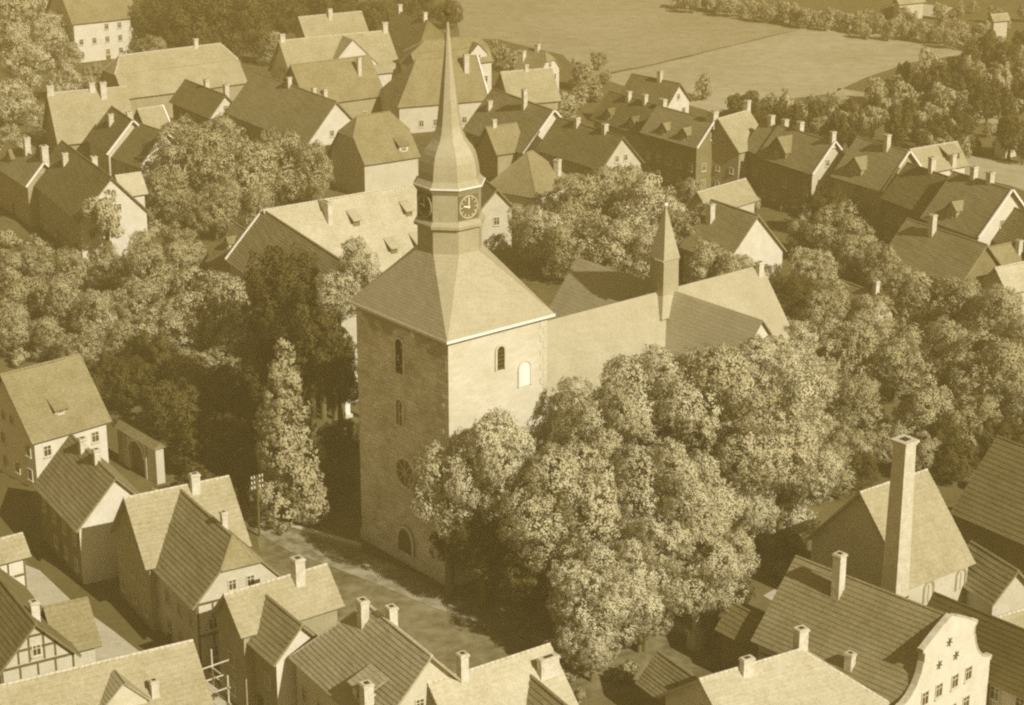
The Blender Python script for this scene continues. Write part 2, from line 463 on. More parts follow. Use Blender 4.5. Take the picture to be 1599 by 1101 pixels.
    # ---- windows and timber on walls that look towards the viewer's side
    walls = [(pt(xi0, iw, 0), u, v, xi1 - xi0, e2, 'E'), (pt(xi0, -iw, 0), u, -v, xi1 - xi0, e2, 'F'),
             (pt(xi0, -iw, 0), v, -u, 2 * iw, e2, 'A'), (pt(xi1, -iw, 0), v, u, 2 * iw, e2, 'B')]
    for (p, d, o, L, zt, key) in walls:
        if o.dot(cams - p) < 0: continue
        off = 0.035 if (gwall and gwall[0] in ('both', key)) else 0
        p = p + o * off
        if win and L > 1.6:
            grid_windows(t, p, d, o, L, zb, zt, skip=0.55 if off else skip, w=wd, h=wd * 1.3)
            if key in 'AB' and gable_win and ends[0 if key == 'A' else 1] != 'h':
                gh = hr - e2
                if gh > 2.6:
                    n = 2 if gh > 4 and iw > 3 else 1
                    for i in range(n):
                        window(t, p + d * (iw + (i - (n - 1) / 2) * 1.7) + UP * (e2 + 0.5) + o * 0.002, o, 0.8, 1.05)
        if timber and (beams_on is None or key in beams_on):
            rows = max(1, round((zt - zb) / 2.6)); zs = [zb + 0.25 + (zt - zb - 0.35) * i / rows for i in range(rows + 1)]
            for z in zs: beam(t, p + UP * z, p + d * L + UP * z, o, 0.22)
            k = max(2, int(L / 1.25))
            for i in range(k + 1):
                x = 0.11 + (L - 0.22) * i / k
                for z, z2 in zip(zs[:-1], zs[1:]): beam(t, p + d * x + UP * (z + 0.11), p + d * x + UP * (z2 - 0.11), o, 0.17, 0.037)
            if key in 'AB' and ends[0 if key == 'A' else 1] == 'g':
                gh = hr - zt
                for fz in (0.38, 0.7):
                    hw = iw * (1 - fz) - 0.15
                    if hw > 0.5: beam(t, p + d * (iw - hw) + UP * (zt + gh * fz), p + d * (iw + hw) + UP * (zt + gh * fz), o, 0.2)
                for fx in (-0.5, -0.2, 0.2, 0.5):
                    z2 = zt + gh * (1 - abs(fx)) - 0.3
                    beam(t, p + d * (iw * (1 + fx)) + UP * (zt + 0.11), p + d * (iw * (1 + fx)) + UP * z2, o, 0.17, 0.037)
        if key == 'E' and win and L > 5:
            x = L * 0.5; mb = MB()
            mb.box(p + d * (x - 0.5) + o * 0.003 + UP * zb, d * 1.0, o * 0.05, UP * 2.05); dr = mb.build('door', 'door_wood', t)
    # ---- chimneys: (position along ridge in m or fraction, offset to the visible side in m, height above the roof, width, depth)
    for c in chim:
        fx, y, h, cw, cd = c[:5]; y = min(y, w * 0.86); m = c[5] if len(c) > 5 else 'chimney_brick'
        chimney(t, pt(fx * rl, y, hr - abs(y) * pit), u, v, cw, cd, h, sink=0.3 + cd * pit * 0.6, m=m)
    # ---- dormers: (fraction along ridge, offset out from ridge, width, front height, kind)
    for dd in dorm:
        fx, y, dw, dh = dd[:4]; kind = dd[4] if len(dd) > 4 else 'g'; dm = dd[5] if len(dd) > 5 else wall
        y = min(y, w * 0.84); x = fx * rl; zf = hr - y * pit           # foot of the dormer front on the slope
        fr = MB(); z1 = zf + dh
        yb = max(0.1, y - dh / pit)              # where the dormer eave meets the slope
        a, b = pt(x - dw / 2, y, zf - 0.1), pt(x + dw / 2, y, zf - 0.1)
        a1, b1 = pt(x - dw / 2, y, z1), pt(x + dw / 2, y, z1)
        ab, bb = pt(x - dw / 2, yb - 0.3, z1 - 0.05), pt(x + dw / 2, yb - 0.3, z1 - 0.05)
        if kind == 'g':
            zt = z1 + dw * 0.5; tp = pt(x, y, zt)
            fr.add([a, b, b1, tp, a1], [(0, 1, 2, 3, 4)])
        else:
            zt = z1 + 0.25; fr.add([a, b, b1, a1], [(0, 1, 2, 3)])
        fr.add([a, a1, ab], [(0, 1, 2)]); fr.add([b, b1, bb], [(0, 1, 2)])
        do = fr.build('dormer', dm, t)
        rr = MB()
        if kind == 'g':
            yr = max(0.0, (hr - zt) / pit - 0.2)
            t0, t1 = pt(x, y + 0.2, zt + 0.05), pt(x, yr, zt + 0.05)
            for sg in (-1, 1):
                e0 = pt(x + sg * (dw / 2 + 0.18), y + 0.2, z1 - 0.15); e1 = pt(x + sg * (dw / 2 + 0.18), (hr - z1) / pit - 0.1, z1 - 0.15)
                slope(rr, t0, t1, e0, e1, 0.36, 0.1, 1.5, 0.04, 0.01)
        else:
            yr = max(0.0, y - (dh + 0.9) / pit)
            slope(rr, pt(x - dw / 2 - 0.2, yr, hr - yr * pit + 0.1), pt(x + dw / 2 + 0.2, yr, hr - yr * pit + 0.1),
                  pt(x - dw / 2 - 0.2, y + 0.3, z1), pt(x + dw / 2 + 0.2, y + 0.3, z1), 0.36, 0.12, 1.5, 0.04, 0.01)
        rr.build('dormer_roof', roof, do)
        if dw > 1.0:
            fm, pm = win_meshes(min(0.9, dw * 0.55), min(1.1, dh * 0.7))
            xx = UP.cross(v).normalized()
            o_ = link_copy('dormer_window', fm, do, frame_matrix(pt(x, y + 0.003, zf + dh * 0.18), xx, UP, v))
            g = bpy.data.objects.new('pane', pm); C.objects.link(g); g.parent = do
            g.matrix_basis = Matrix.Translation(-parent_loc(do)) @ frame_matrix(pt(x, y + 0.003, zf + dh * 0.18), xx, UP, v)
    HOUSE_INFO.append((label, round(w, 1), round(pit, 2), round(rl, 1), round(base.x), round(base.y), round(hr, 1), round(he, 1)))
    return t, pt, rl, w, pit, u, v
HOUSE_INFO = []

# ------------------------------------------------------------------ ground, fields, streets
def sheet(name, pts, z, m, kind='structure'):
    """flat piece of ground from outline points noted in the photograph; subdivided, gently uneven edge"""
    P = [gp(x, y, 0) for x, y in pts]
    cx = sum((p for p in P), Vector()) / len(P)
    out = []
    n = len(P)
    for i in range(n):
        a, b = P[i], P[(i + 1) % n]; k = max(1, int((b - a).length / 4))
        for j in range(k):
            q = a.lerp(b, j / k); out.append(Vector((q.x + rnd.uniform(-.25, .25), q.y + rnd.uniform(-.25, .25), z)))
    bm = bmesh.new(); vs = [bm.verts.new(p) for p in out]; f = bm.faces.new(vs)
    bmesh.ops.triangulate(bm, faces=[f])
    for f in bm.faces:
        if f.normal.z < 0: f.normal_flip()
    me = bpy.data.meshes.new(name); bm.to_mesh(me); bm.free(); me.materials.append(MATS[m])
    o = bpy.data.objects.new(name, me); C.objects.link(o); tag(o, kind=kind)
    return o
g = MB(); g.quad(Vector((-2500, -500, 0)), Vector((2500, -500, 0)), Vector((2500, 4500, 0)), Vector((-2500, 4500, 0)))
tag(g.build('ground', 'ground_soil'), kind='structure')
sheet('meadow', [(690, -60), (1085, -8), (1300, 33), (1180, 62), (1020, 100), (930, 118), (930, 140), (880, 86), (780, 62), (720, 60)], 0.02, 'field_mid')
sheet('field', [(1300, 34), (1420, 52), (1540, 72), (1500, 86), (1420, 98), (1350, 122), (1300, 146), (1200, 158), (1120, 176), (1020, 150), (932, 120), (1026, 101), (1180, 63)], 0.02, 'field_pale')
sheet('garden_strip', [(1310, 138), (1420, 156), (1560, 182), (1560, 194), (1400, 172), (1300, 152)], 0.02, 'field_pale')
sheet('path', [(1490, 240), (1640, 262), (1640, 320), (1580, 290), (1500, 272)], 0.02, 'field_pale')
sheet('far_field', [(1405, 14), (1440, 6), (1490, 12), (1468, 28), (1420, 24)], 0.02, 'ground_lit')
sheet('far_field', [(700, -160), (1900, -60), (1900, -20), (1300, -10), (1085, -40)], 0.02, 'field_mid')
sheet('church_square', [(380, 790), (470, 800), (560, 860), (700, 915), (860, 960), (1060, 970), (1160, 960), (1200, 1000), (1060, 1060), (900, 1101), (700, 1080), (500, 960), (420, 900)], 0.02, 'square_dapple')
sheet('street', [(-40, 720), (20, 715), (70, 820), (150, 900), (240, 985), (330, 1120), (240, 1140), (180, 1020), (110, 940), (30, 860), (-40, 830)], 0.02, 'ground_paving')
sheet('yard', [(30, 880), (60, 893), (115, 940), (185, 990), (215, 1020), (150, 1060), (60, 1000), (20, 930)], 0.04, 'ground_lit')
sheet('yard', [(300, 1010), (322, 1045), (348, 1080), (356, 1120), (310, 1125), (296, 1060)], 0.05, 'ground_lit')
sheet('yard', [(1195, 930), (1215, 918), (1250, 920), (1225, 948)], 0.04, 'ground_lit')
sheet('lane', [(1230, 395), (1300, 405), (1400, 420), (1560, 440), (1560, 470), (1400, 440), (1240, 412)], 0.04, 'ground_paving')

sheet('footpath', [(392, 782), (440, 806), (500, 836), (560, 860), (625, 890), (690, 922), (760, 955), (740, 968), (670, 948), (600, 918), (530, 892), (455, 862), (405, 832), (380, 800)], 0.05, 'path_dust_dapple')  # pale streak along the path, dappled light painted in its blotches

# ------------------------------------------------------------------ church
TE = 24.5                                   # tower eave height
F_, L_, R_ = gp(698, 536, TE), gp(546, 471, TE), gp(866, 492, TE)
ca = (R_ - F_); ca.z = 0; ca.normalize()    # nave axis
cb = Vector((-ca.y, ca.x, 0))               # across, away to the left
TA, TB = (R_ - F_).dot(ca), (L_ - F_).dot(cb)
TC = F_ + ca * (TA / 2) + cb * (TB / 2); TC.z = 0
def cp(a, b, z): return TC + ca * a + cb * b + UP * z
def zaxis(y, p=None):
    p = TC if p is None else p
    lo, hi = 0.0, 80.0
    for _ in range(50):
        m = (lo + hi) / 2
        if pr((p.x, p.y, m))[1] > y: lo = m
        else: hi = m
    return lo
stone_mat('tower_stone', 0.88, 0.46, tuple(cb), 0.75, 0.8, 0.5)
stone_mat('tower_wash', 0.61, 0.12, tuple(ca), 0.0, 0.97, 0.1)
church = empty('church', TC); tag(church, 'large church with massive stone west tower, slate spire, nave, transept and chancel', 'church')
n1, n2 = -cb, -ca                            # the two faces towards the viewer: south (right), west (left)
ovh = 0.5
ha, hb = TA / 2 - ovh, TB / 2 - ovh
# tower body: stone core, west face rough, south face whitewashed facing
m_ = MB()
def wallgrid(mb, o, d, L, h, out, nu=34, nv=56, amp=0.14):
    vs = []; fs = []
    for j in range(nv + 1):
        for i in range(nu + 1):
            e = 0 if i in (0, nu) or j in (0, nv) else 1
            vs.append(o + d * (L * i / nu) + UP * (h * j / nv) + out * (e * amp * (rnd.random() - 0.5)))
    for j in range(nv):
        for i in range(nu):
            k = j * (nu + 1) + i; fs.append((k, k + 1, k + nu + 2, k + nu + 1))
    mb.add(vs, fs)
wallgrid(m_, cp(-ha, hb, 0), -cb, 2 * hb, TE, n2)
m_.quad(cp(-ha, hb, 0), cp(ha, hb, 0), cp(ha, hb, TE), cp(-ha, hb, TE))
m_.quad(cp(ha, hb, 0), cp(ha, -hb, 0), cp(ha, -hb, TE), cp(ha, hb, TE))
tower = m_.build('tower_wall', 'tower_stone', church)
m_ = MB(); wallgrid(m_, cp(-ha, -hb, 0), ca, 2 * ha, TE, n1, amp=0.025)
m_.build('tower_south_wall', 'tower_wash', church)
# corner quoins on the two ends of the south face
qme = {}
for k in range(34):
    z = 0.3 + k * 0.7
    for a_, sg in ((ha, -1), (-ha, 1)):
        L = 0.85 if k % 2 else 0.5
        q = MB(); q.box(cp(a_ - (L if sg < 0 else -0.0), -hb - 0.05, z), ca * L, cb * 0.05, UP * 0.64)
        if sg > 0: continue
        q.build('quoin', 'wall_light', church)
# plinth along the foot of the tower
m_ = MB(); m_.box(cp(-ha - 0.2, -hb - 0.2, 0), ca * (2 * ha + 0.4), cb * 0.199, UP * 1.1); m_.box(cp(-ha - 0.2, -hb + 0.0, 0), cb * (2 * hb), ca * 0.199, UP * 1.1)
m_.build('plinth', 'stone_rough', church)
def arched(parent, pos, out, w, h, name, m_pane, m_frame, mull=0, recess=True, louvre=0, pointed=False):
    """arched opening built proud of the wall: stone surround and dark leaf behind it"""
    x = UP.cross(out).normalized(); n = 10; r = w / 2
    def outline(r_, extra):
        pts = [(-r_, -extra * 0.0), (r_, 0)]
        for i in range(n + 1):
            t = math.pi * i / n
            k = 1.35 if pointed else 1.0
            pts.append((r_ * math.cos(t), h - r + r_ * k * math.sin(t)))
        return pts
    inn, ou = outline(r, 0), outline(r + 0.22, 0.2)
    P = lambda q, d: pos + x * q[0] + UP * q[1] + out * d
    mb = MB(); k = len(inn)
    vs = [P(q, 0.12) for q in ou] + [P(q, 0.12) for q in inn] + [P(q, -0.02) for q in ou] + [P(q, -0.02) for q in inn]
    fs = []
    for i in range(k):
        j = (i + 1) % k
        if i == 0: continue
        fs += [(i, j, k + j, k + i), (2 * k + i, 2 * k + j, j, i), (k + i, k + j, 3 * k + j, 3 * k + i)]
    mb.add(vs, fs)
    o = mb.build(name, m_frame, parent)
    pb = MB(); pb.add([P(q, 0.02) for q in inn], [tuple(range(k))])
    pb.build('pane', m_pane, o)
    if mull:
        for i in range(mull):
            q = MB(); xx = -r + w * (i + 1) / (mull + 1)
            q.box(P((xx - 0.07, 0), 0.02), x * 0.14, UP * (h - r * 0.4), out * 0.1); q.build('mullion', 'wall_light', o)
    if louvre:
        for i in range(louvre):
            q = MB(); z = h * 0.9 * (i + 0.3) / louvre
            q.box(P((-r + 0.03, z), 0.02), x * (w - 0.06), UP * 0.08, out * 0.09); q.build('louvre', 'timber', o)
    return o
def on_wall(px, py, face):
    """point of the tower face seen at a photograph position: returns position on that face"""
    d = gp(px, py, 0) - cam.location
    o = cam.location
    n = n1 if face == 'S' else n2
    p0 = cp(0, -hb, 0) if face == 'S' else cp(-ha, 0, 0)
    t = (p0 - o).dot(n) / d.dot(n)
    return o + d * t
arched(church, on_wall(781, 577, 'S') + n1 * 0.03, n1, 0.85, 2.3, 'belfry_window', 'soot', 'wall_light', louvre=5)
arched(church, on_wall(819, 602, 'S') + n1 * 0.03, n1, 1.25, 2.4, 'blind_arch', 'trim_white', 'wall_white')
arched(church, on_wall(625, 583, 'W') + n2 * 0.03, n2, 1.15, 3.4, 'belfry_window', 'soot', 'stone_rough', louvre=7)
arched(church, on_wall(625, 664, 'W') + n2 * 0.03, n2, 0.95, 2.6, 'lancet_window', 'glass', 'stone_rough', mull=1)
arched(church, on_wall(636, 884, 'W') + n2 * 0.16, n2, 2.2, 3.6, 'portal', 'door_wood', 'stone_rough', pointed=True)
# rose window
rc = on_wall(634, 738, 'W'); x_ = UP.cross(n2).normalized()
mb = MB(); N = 28
ring = lambda r, d: [rc + x_ * (r * math.cos(2 * math.pi * i / N)) + UP * (r * math.sin(2 * math.pi * i / N)) + n2 * d for i in range(N)]
a_, b_, c_, d_ = ring(1.75, 0.02), ring(1.7, 0.2), ring(1.38, 0.2), ring(1.35, 0.03)
for p, q in ((a_, b_), (b_, c_), (c_, d_)):
    mb.add(p + q, [(i, (i + 1) % N, N + (i + 1) % N, N + i) for i in range(N)])
rose = mb.build('rose_window', 'stone_rough', church)
mb = MB(); mb.add(ring(1.36, 0.06), [tuple(range(N))]); mb.build('pane', 'glass', rose)
for i in range(4):
    t = math.pi * i / 4; d = x_ * math.cos(t) + UP * math.sin(t); s__ = n2.cross(d)
    mb = MB(); mb.box(rc - d * 1.37 - s__ * 0.06 + n2 * 0.065, d * 2.74, s__ * 0.12, n2 * (0.08 + 0.003 * i)); mb.build('tracery', 'wall_light', rose)
# eave trim of the tower roof
ea, eb = TA / 2, TB / 2
sq = [(-ea, -eb), (ea, -eb), (ea, eb), (-ea, eb)]
m_ = MB()
m_.box(cp(-ea - 0.06, -eb - 0.06, TE - 0.12), ca * (TA + 0.12), cb * 0.14, UP * 0.26)
m_.box(cp(-ea - 0.06, -eb + 0.08, TE - 0.12), ca * 0.14, cb * (TB - 0.02), UP * 0.26)
m_.box(cp(ea - 0.08, -eb + 0.08, TE - 0.12), ca * 0.14, cb * (TB - 0.02), UP * 0.26)
m_.build('eaves_gutter', 'trim_white', church)
m_ = MB(); m_.quad(cp(-ea, -eb, TE - 0.02), cp(ea, -eb, TE - 0.02), cp(ea, eb, TE - 0.02), cp(-ea, eb, TE - 0.02)); m_.build('soffit', 'timber', church)
# octagon stages
def octa(r, z):
    """regular octagon, flats parallel to the tower walls; r = apothem"""
    k = r * math.tan(math.pi / 8)
    return [cp(x, y, z) for x, y in ((-k, -r), (k, -r), (r, -k), (r, k), (k, r), (-k, r), (-r, k), (-r, -k))]
def ringstack(rings, cap=True):
    mb = MB(); n = len(rings[0]); vs = [p for r in rings for p in r]; fs = []
    for i in range(len(rings) - 1):
        for j in range(n):
            fs.append((i * n + j, i * n + (j + 1) % n, (i + 1) * n + (j + 1) % n, (i + 1) * n + j))
    if cap: fs.append(tuple(range((len(rings) - 1) * n, len(rings) * n)))
    mb.add(vs, fs); return mb
z_o = zaxis(384); z_b = zaxis(347); z_c = zaxis(338); z_e = zaxis(288)
RO = 2.85
base8 = [cp(-ea, -eb, TE + .12), cp(ea, -eb, TE + .12), cp(ea, -eb, TE + .12), cp(ea, eb, TE + .12), cp(ea, eb, TE + .12), cp(-ea, eb, TE + .12), cp(-ea, eb, TE + .12), cp(-ea, -eb, TE + .12)]
top8 = octa(RO, z_o)
rm = MB()
for i, (p, q, r, s_) in enumerate([(base8[0], base8[1], top8[0], top8[1]), (base8[3 - 1], base8[3], top8[2], top8[3]), (base8[5 - 1], base8[5], top8[4], top8[5]), (base8[7 - 1], base8[7], top8[6], top8[7])]):
    slope(rm, r, s_, p, q, 0.4, 0.02, 1.4, 0.012, 0.01)
for c0, t0, t1 in ((base8[1], top8[1], top8[2]), (base8[3], top8[3], top8[4]), (base8[5], top8[5], top8[6]), (base8[7], top8[7], top8[0])):
    e = (t1 - t0).normalized() * 0.01
    slope(rm, t0, t1, c0 - e, c0 + e, 0.4, 0.02, 1.4, 0.012, 0.01)
rm.build('tower_roof', 'slate_church', church)
lant = ringstack([octa(RO, z_o - 0.4), octa(RO, z_b)]).build('lantern_base', 'slate_church', church)
ringstack([octa(RO + 0.02, z_b), octa(RO + 0.32, z_b + 0.12), octa(RO + 0.32, z_b + 0.4), octa(RO, z_b + 0.75)]).build('lantern_ledge', 'slate_church', church)
ringstack([octa(RO - 0.05, z_b + 0.3), octa(RO - 0.05, z_e)]).build('lantern_wall', 'slate_church', church)
ringstack([octa(RO - 0.02, z_e - 0.3), octa(RO + 0.22, z_e + 0.1), octa(RO + 0.3, z_e + 0.25)]).build('lantern_cornice', 'wall_mid', church)
ringstack([octa(RO + 0.3, z_e + 0.2), octa(RO + 0.36, z_e + 0.24), octa(RO + 0.36, z_e + 0.38), octa(RO + 0.28, z_e + 0.38)]).build('cornice_gutter', 'trim_white', church)
prof = [(RO + 0.3, z_e + 0.36)]
for y, hw in ((274, 49.5), (262, 48.5), (248, 46), (237, 42.5), (229, 38), (222, 32), (215, 27), (207, 23.5), (195, 20), (175, 17), (152, 14.2), (120, 10.4), (85, 6.5), (55, 3.5), (34, 1.8)):
    z = zaxis(y); prof.append((hw / ppm((TC.x, TC.y, z)) * 0.93, z))
ringstack([octa(r, z) for r, z in prof]).build('spire', 'slate_church', church)
tip = cp(0, 0, prof[-1][1])
mb = MB(); mb.tube(tip - UP * 0.5, tip + UP * 2.6, 0.1, 0.05); mb.build('finial_rod', 'metal_dark', church)
bz = cp(0, 0, zaxis(18)); bm = bmesh.new(); bmesh.ops.create_icosphere(bm, subdivisions=2, radius=0.36, matrix=Matrix.Translation(bz - TC))
me = bpy.data.meshes.new('finial_ball'); bm.to_mesh(me); bm.free(); me.materials.append(MATS['metal_dark'])
o = bpy.data.objects.new('finial_ball', me); C.objects.link(o); o.parent = church
# clock faces on the two visible main flats
def clock(out):
    x = UP.cross(out).normalized(); zc_ = (z_b + 0.75 + z_e) / 2 - 0.1
    c0 = Vector((TC.x, TC.y, zc_)) + out * (RO - 0.05)
    s_ = 1.16
    mb = MB(); mb.box(c0 - x * s_ - UP * s_ + out * 0.01, x * 2 * s_, UP * 2 * s_, out * 0.07)
    dial = mb.build('clock_dial', 'dial_paint', church)
    mb = MB(); N = 36; rg = lambda r, d: [c0 + x * (r * math.cos(2 * math.pi * i / N)) + UP * (r * math.sin(2 * math.pi * i / N)) + out * d for i in range(N)]
    p, q, r, w = rg(1.09, 0.08), rg(1.08, 0.13), rg(1.0, 0.13), rg(0.99, 0.08)
    for a, b in ((p, q), (q, r), (r, w)): mb.add(a + b, [(i, (i + 1) % N, N + (i + 1) % N, N + i) for i in range(N)])
    mb.build('dial_ring', 'mortar', dial)
    for h in range(12):
        t = math.pi / 2 - 2 * math.pi * h / 12; d = x * math.cos(t) + UP * math.sin(t); k = out.cross(d)
        mb = MB(); mb.box(c0 + d * 0.72 - k * 0.045 + out * 0.081, d * 0.22, k * 0.09, out * 0.03); mb.build('hour_mark', 'mortar', dial)
    for ang, ln, wd in ((math.pi / 2 - 0.02, 0.86, 0.1), (math.pi * 0.93, 0.62, 0.13)):
        d = x * math.cos(ang) + UP * math.sin(ang); k = out.cross(d)
        mb = MB(); mb.box(c0 - d * 0.15 - k * wd / 2 + out * (0.12 if ln > .7 else 0.115), d * (ln + 0.15), k * wd, out * 0.02); mb.build('clock_hand', 'trim_white', dial)
clock(n1); clock(n2)
# ---- nave, transept and chancel
def z_on_axis_line(px, py):
    """height of the nave ridge line (plane through the church axis) seen at px,py; also how far along"""
    d = gp(px, py, 0) - cam.location; n = cb
    t = (cp(0, 0, 0) - cam.location).dot(n) / d.dot(n)
    p = cam.location + d * t
    return p.z, (p - TC).dot(ca)
zn1, an1 = z_on_axis_line(867, 496); zn2, an2 = z_on_axis_line(1017, 460)
ZN = (zn1 + zn2) / 2; 
NW = 8.2; ZNE = ZN - NW * 1.25               # nave half width and eave
zx, ax = z_on_axis_line(1036, 461)           # crossing
def bslope(mb, ra, rb, ea_, eb_): slope(mb, ra, rb, ea_, eb_, 0.42, 0.05, 2.0, 0.012, 0.01)
aw = ax - 7.5
rm = MB()
for sg in (-1, 1): bslope(rm, cp(ha, 0, ZN), cp(ax + 2, 0, ZN), cp(ha, sg * NW, ZNE), cp(ax + 2, sg * NW, ZNE))
nave = rm.build('nave_roof', 'slate_church', church)
wb = MB()
for sg in (-1, 1): wb.quad(cp(ha, sg * (NW - 0.5), 0), cp(ax + 2, sg * (NW - 0.5), 0), cp(ax + 2, sg * (NW - 0.5), ZNE + 0.5), cp(ha, sg * (NW - 0.5), ZNE + 0.5))
wb.build('nave_wall', 'stone_wash', church)
# south arm (towards the viewer's right) and north arm
def at_height(px, py, z):
    p = gp(px, py, z); return (p - TC).dot(ca), (p - TC).dot(cb)
sa, sb = at_height(1175, 509, ZN); na, nb = at_height(885, 407, ZN)
TW = 8.4; ZTE = ZN - TW * 1.25; tx = ax + 0.6
rm = MB()
S0, N0 = min(-11.0, sb + 0.2), max(11.0, nb)
for sg in (-1, 1): bslope(rm, cp(tx, N0, ZN + 0.1), cp(tx, S0, ZN + 0.1), cp(tx + sg * TW, N0, ZTE), cp(tx + sg * TW, S0, ZTE))
rm.build('transept_roof', 'slate_church', church)
wb = MB()
for yy in (S0 + 0.4, N0 - 0.4):
    k = TW - 0.5
    wb.add([cp(tx - k, yy, 0), cp(tx + k, yy, 0), cp(tx + k, yy, ZTE + 0.5), cp(tx, yy, ZN), cp(tx - k, yy, ZTE + 0.5)], [(0, 1, 2, 3, 4)])
for sg in (-1, 1): wb.quad(cp(tx + sg * (TW - 0.5), S0 + 0.4, 0), cp(tx + sg * (TW - 0.5), N0 - 0.4, 0), cp(tx + sg * (TW - 0.5), N0 - 0.4, ZTE + 0.6), cp(tx + sg * (TW - 0.5), S0 + 0.4, ZTE + 0.6))
wb.build('transept_wall', 'stone_wash', church)
zc2, ac2 = z_on_axis_line(1188, 418)
CE = ac2; CW = 8.0; ZCE = ZN - CW * 1.25
rm = MB()
for sg in (-1, 1): bslope(rm, cp(tx + 0.5, 0, ZN), cp(CE, 0, ZN), cp(tx + 0.5, sg * CW, ZCE), cp(CE, sg * CW, ZCE))
rm.build('chancel_roof', 'slate_church', church)
wb = MB(); k = CW - 0.5
for sg in (-1, 1): wb.quad(cp(tx, sg * k, 0), cp(CE - .4, sg * k, 0), cp(CE - .4, sg * k, ZCE + .5), cp(tx, sg * k, ZCE + .5))
wb.add([cp(CE - .4, -k, 0), cp(CE - .4, k, 0), cp(CE - .4, k, ZCE + .5), cp(CE - .4, 0, ZN), cp(CE - .4, -k, ZCE + .5)], [(0, 1, 2, 3, 4)])
wb.build('chancel_wall', 'stone_wash', church)
chimney(church, cp(CE - 0.8, -0.6, ZN - 0.6), ca, cb, 0.7, 0.6, 1.0, name='chancel_chimney')
# ridge turret over the crossing
fc = cp(ax, 0, 0); z0 = ZN - 1.8; FW = 1.08
z1_ = zaxis(402, fc); z2_ = zaxis(322, fc)
def sqr(r, z): return [cp(ax + x * r, y * r, z) for x, y in ((-1, -1), (1, -1), (1, 1), (-1, 1))]
tb = ringstack([sqr(FW + 1.1, z0 - 0.4), sqr(FW, z0 + 1.6), sqr(FW - 0.05, z1_)]).build('turret', 'slate_church', church)
ringstack([sqr(FW + 0.04, z1_ - 0.05), sqr(FW + 0.05, z1_ + 0.05), sqr(0.04, z2_)]).build('turret_spire', 'slate_church', church)
mb = MB(); mb.tube(cp(ax, 0, z2_ - 0.3), cp(ax, 0, z2_ + 1.6), 0.06, 0.04); mb.build('turret_rod', 'metal_dark', church)
bm = bmesh.new(); bmesh.ops.create_icosphere(bm, subdivisions=2, radius=0.22, matrix=Matrix.Translation(cp(ax, 0, z2_ + 0.15) - TC))
me = bpy.data.meshes.new('turret_ball'); bm.to_mesh(me); bm.free(); me.materials.append(MATS['trim_white'])
o = bpy.data.objects.new('turret_ball', me); C.objects.link(o); o.parent = church
mb = MB(); mb.box(cp(ax - FW - 0.02, -FW - 0.05, z1_ - 0.1), cb * (FW + 0.3), n2 * 0.08, UP * 0.14); mb.build('turret_eave', 'trim_white', church)
a_ = math.radians
for k in range(3):
    arched(church, cp(ha + 6 + k * 6.2, -(NW - 0.5), 3.0) + n1 * 0.01, n1, 1.6, 5.2, 'nave_window', 'glass', 'wall_light', mull=1)
CHURCH_INFO = (TA, TB, ZN, zn1, zn2, an1, an2, ax, S0, N0, CE, z_o, z_e, z1_, z2_)

# ------------------------------------------------------------------ houses
CB = 'chimney_brick'
H = house
# near row, lower left
H('long pale-tiled roof with a cross gable, beside the street scaffold', (-60, 1088), (297, 1004), 8.5, 4.2, None, width=4.6, roof='tile_light', wall='wall_light', dorm=((0.64, 3.0, 3.6, 0.5),), chim=((0.78, 2.6, 1.2, 0.6, 0.6),))
H('half-timbered gabled house with dark roof and beamed light gable above the yard', (-28, 872), (55, 976), 8.2, 4.4, (0, 1062), roof='tile_dark', wall='wall_light', timber=True, beams_on='B', chim=((0.82, -0.8, 1.5, 0.7, 0.7),))
H('small tiled wing with a ridge finial beside the lit yard', (72, 951), (133, 937), 6.6, 3.6, (150, 1012), roof='tile_mid', wall='wall_light')
H('little outbuilding with tiled roof and timbered white wall by the dark street', (-30, 852), (32, 836), 5.6, 3.8, (43, 872), roof='tile_light', wall='wall_white', timber=True, beams_on='E')
H('large house with brown tiled roof, broken skylight and bright white front', (3, 587), (122, 556), 10.5, 5.5, (131, 672), roof='tile_mid', wall='wall_white', dorm=((0.47, 3.9, 1.3, 0.5, 's'),))
H('house with a blank white gable and two chimneys along the street', (112, 682), (180, 748), 9.5, 5.6, (118, 830), roof='tile_mid', wall='wall_dark', gwall=('B', 'wall_white'), chim=((0.32, 0.2, 1.3, 0.7, 0.7), (0.62, 0.1, 1.3, 0.6, 0.6)), gable_win=False)
H('pale-tiled gabled house whose dark gable fronts the street, white chimney on its ridge', (197, 780), (354, 747), 10.5, 6.2, (235, 890), roof='tile_light', wall='wall_mid', chim=((0.66, 0.5, 1.7, 0.8, 0.6),))
H('half-hipped tiled house with half-timbered gable and white-framed window', (278, 764), (363, 840), 10.2, 6.0, (302, 953), roof='tile_mid', wall='wall_light', ends='gc', timber=True, beams_on='B', chim=((0.8, -0.3, 1.6, 0.5, 0.5),), wd=0.85, skip=0)
H('tall gabled street house with pale roof and a dark square chimney on the ridge', (353, 931), (507, 885), 11.0, 7.2, (382, 997), roof='tile_light', wall='wall_mid', chim=((0.7, 0.4, 2.0, 0.9, 0.9),), skip=0)
H('ribbed tiled cross wing with a small white gable, three rows of street windows', (410, 928), (470, 978), 10.0, 6.4, (412, 1027), roof='tile_mid', wall='wall_mid', gwall=('B', 'wall_white'), skip=0)
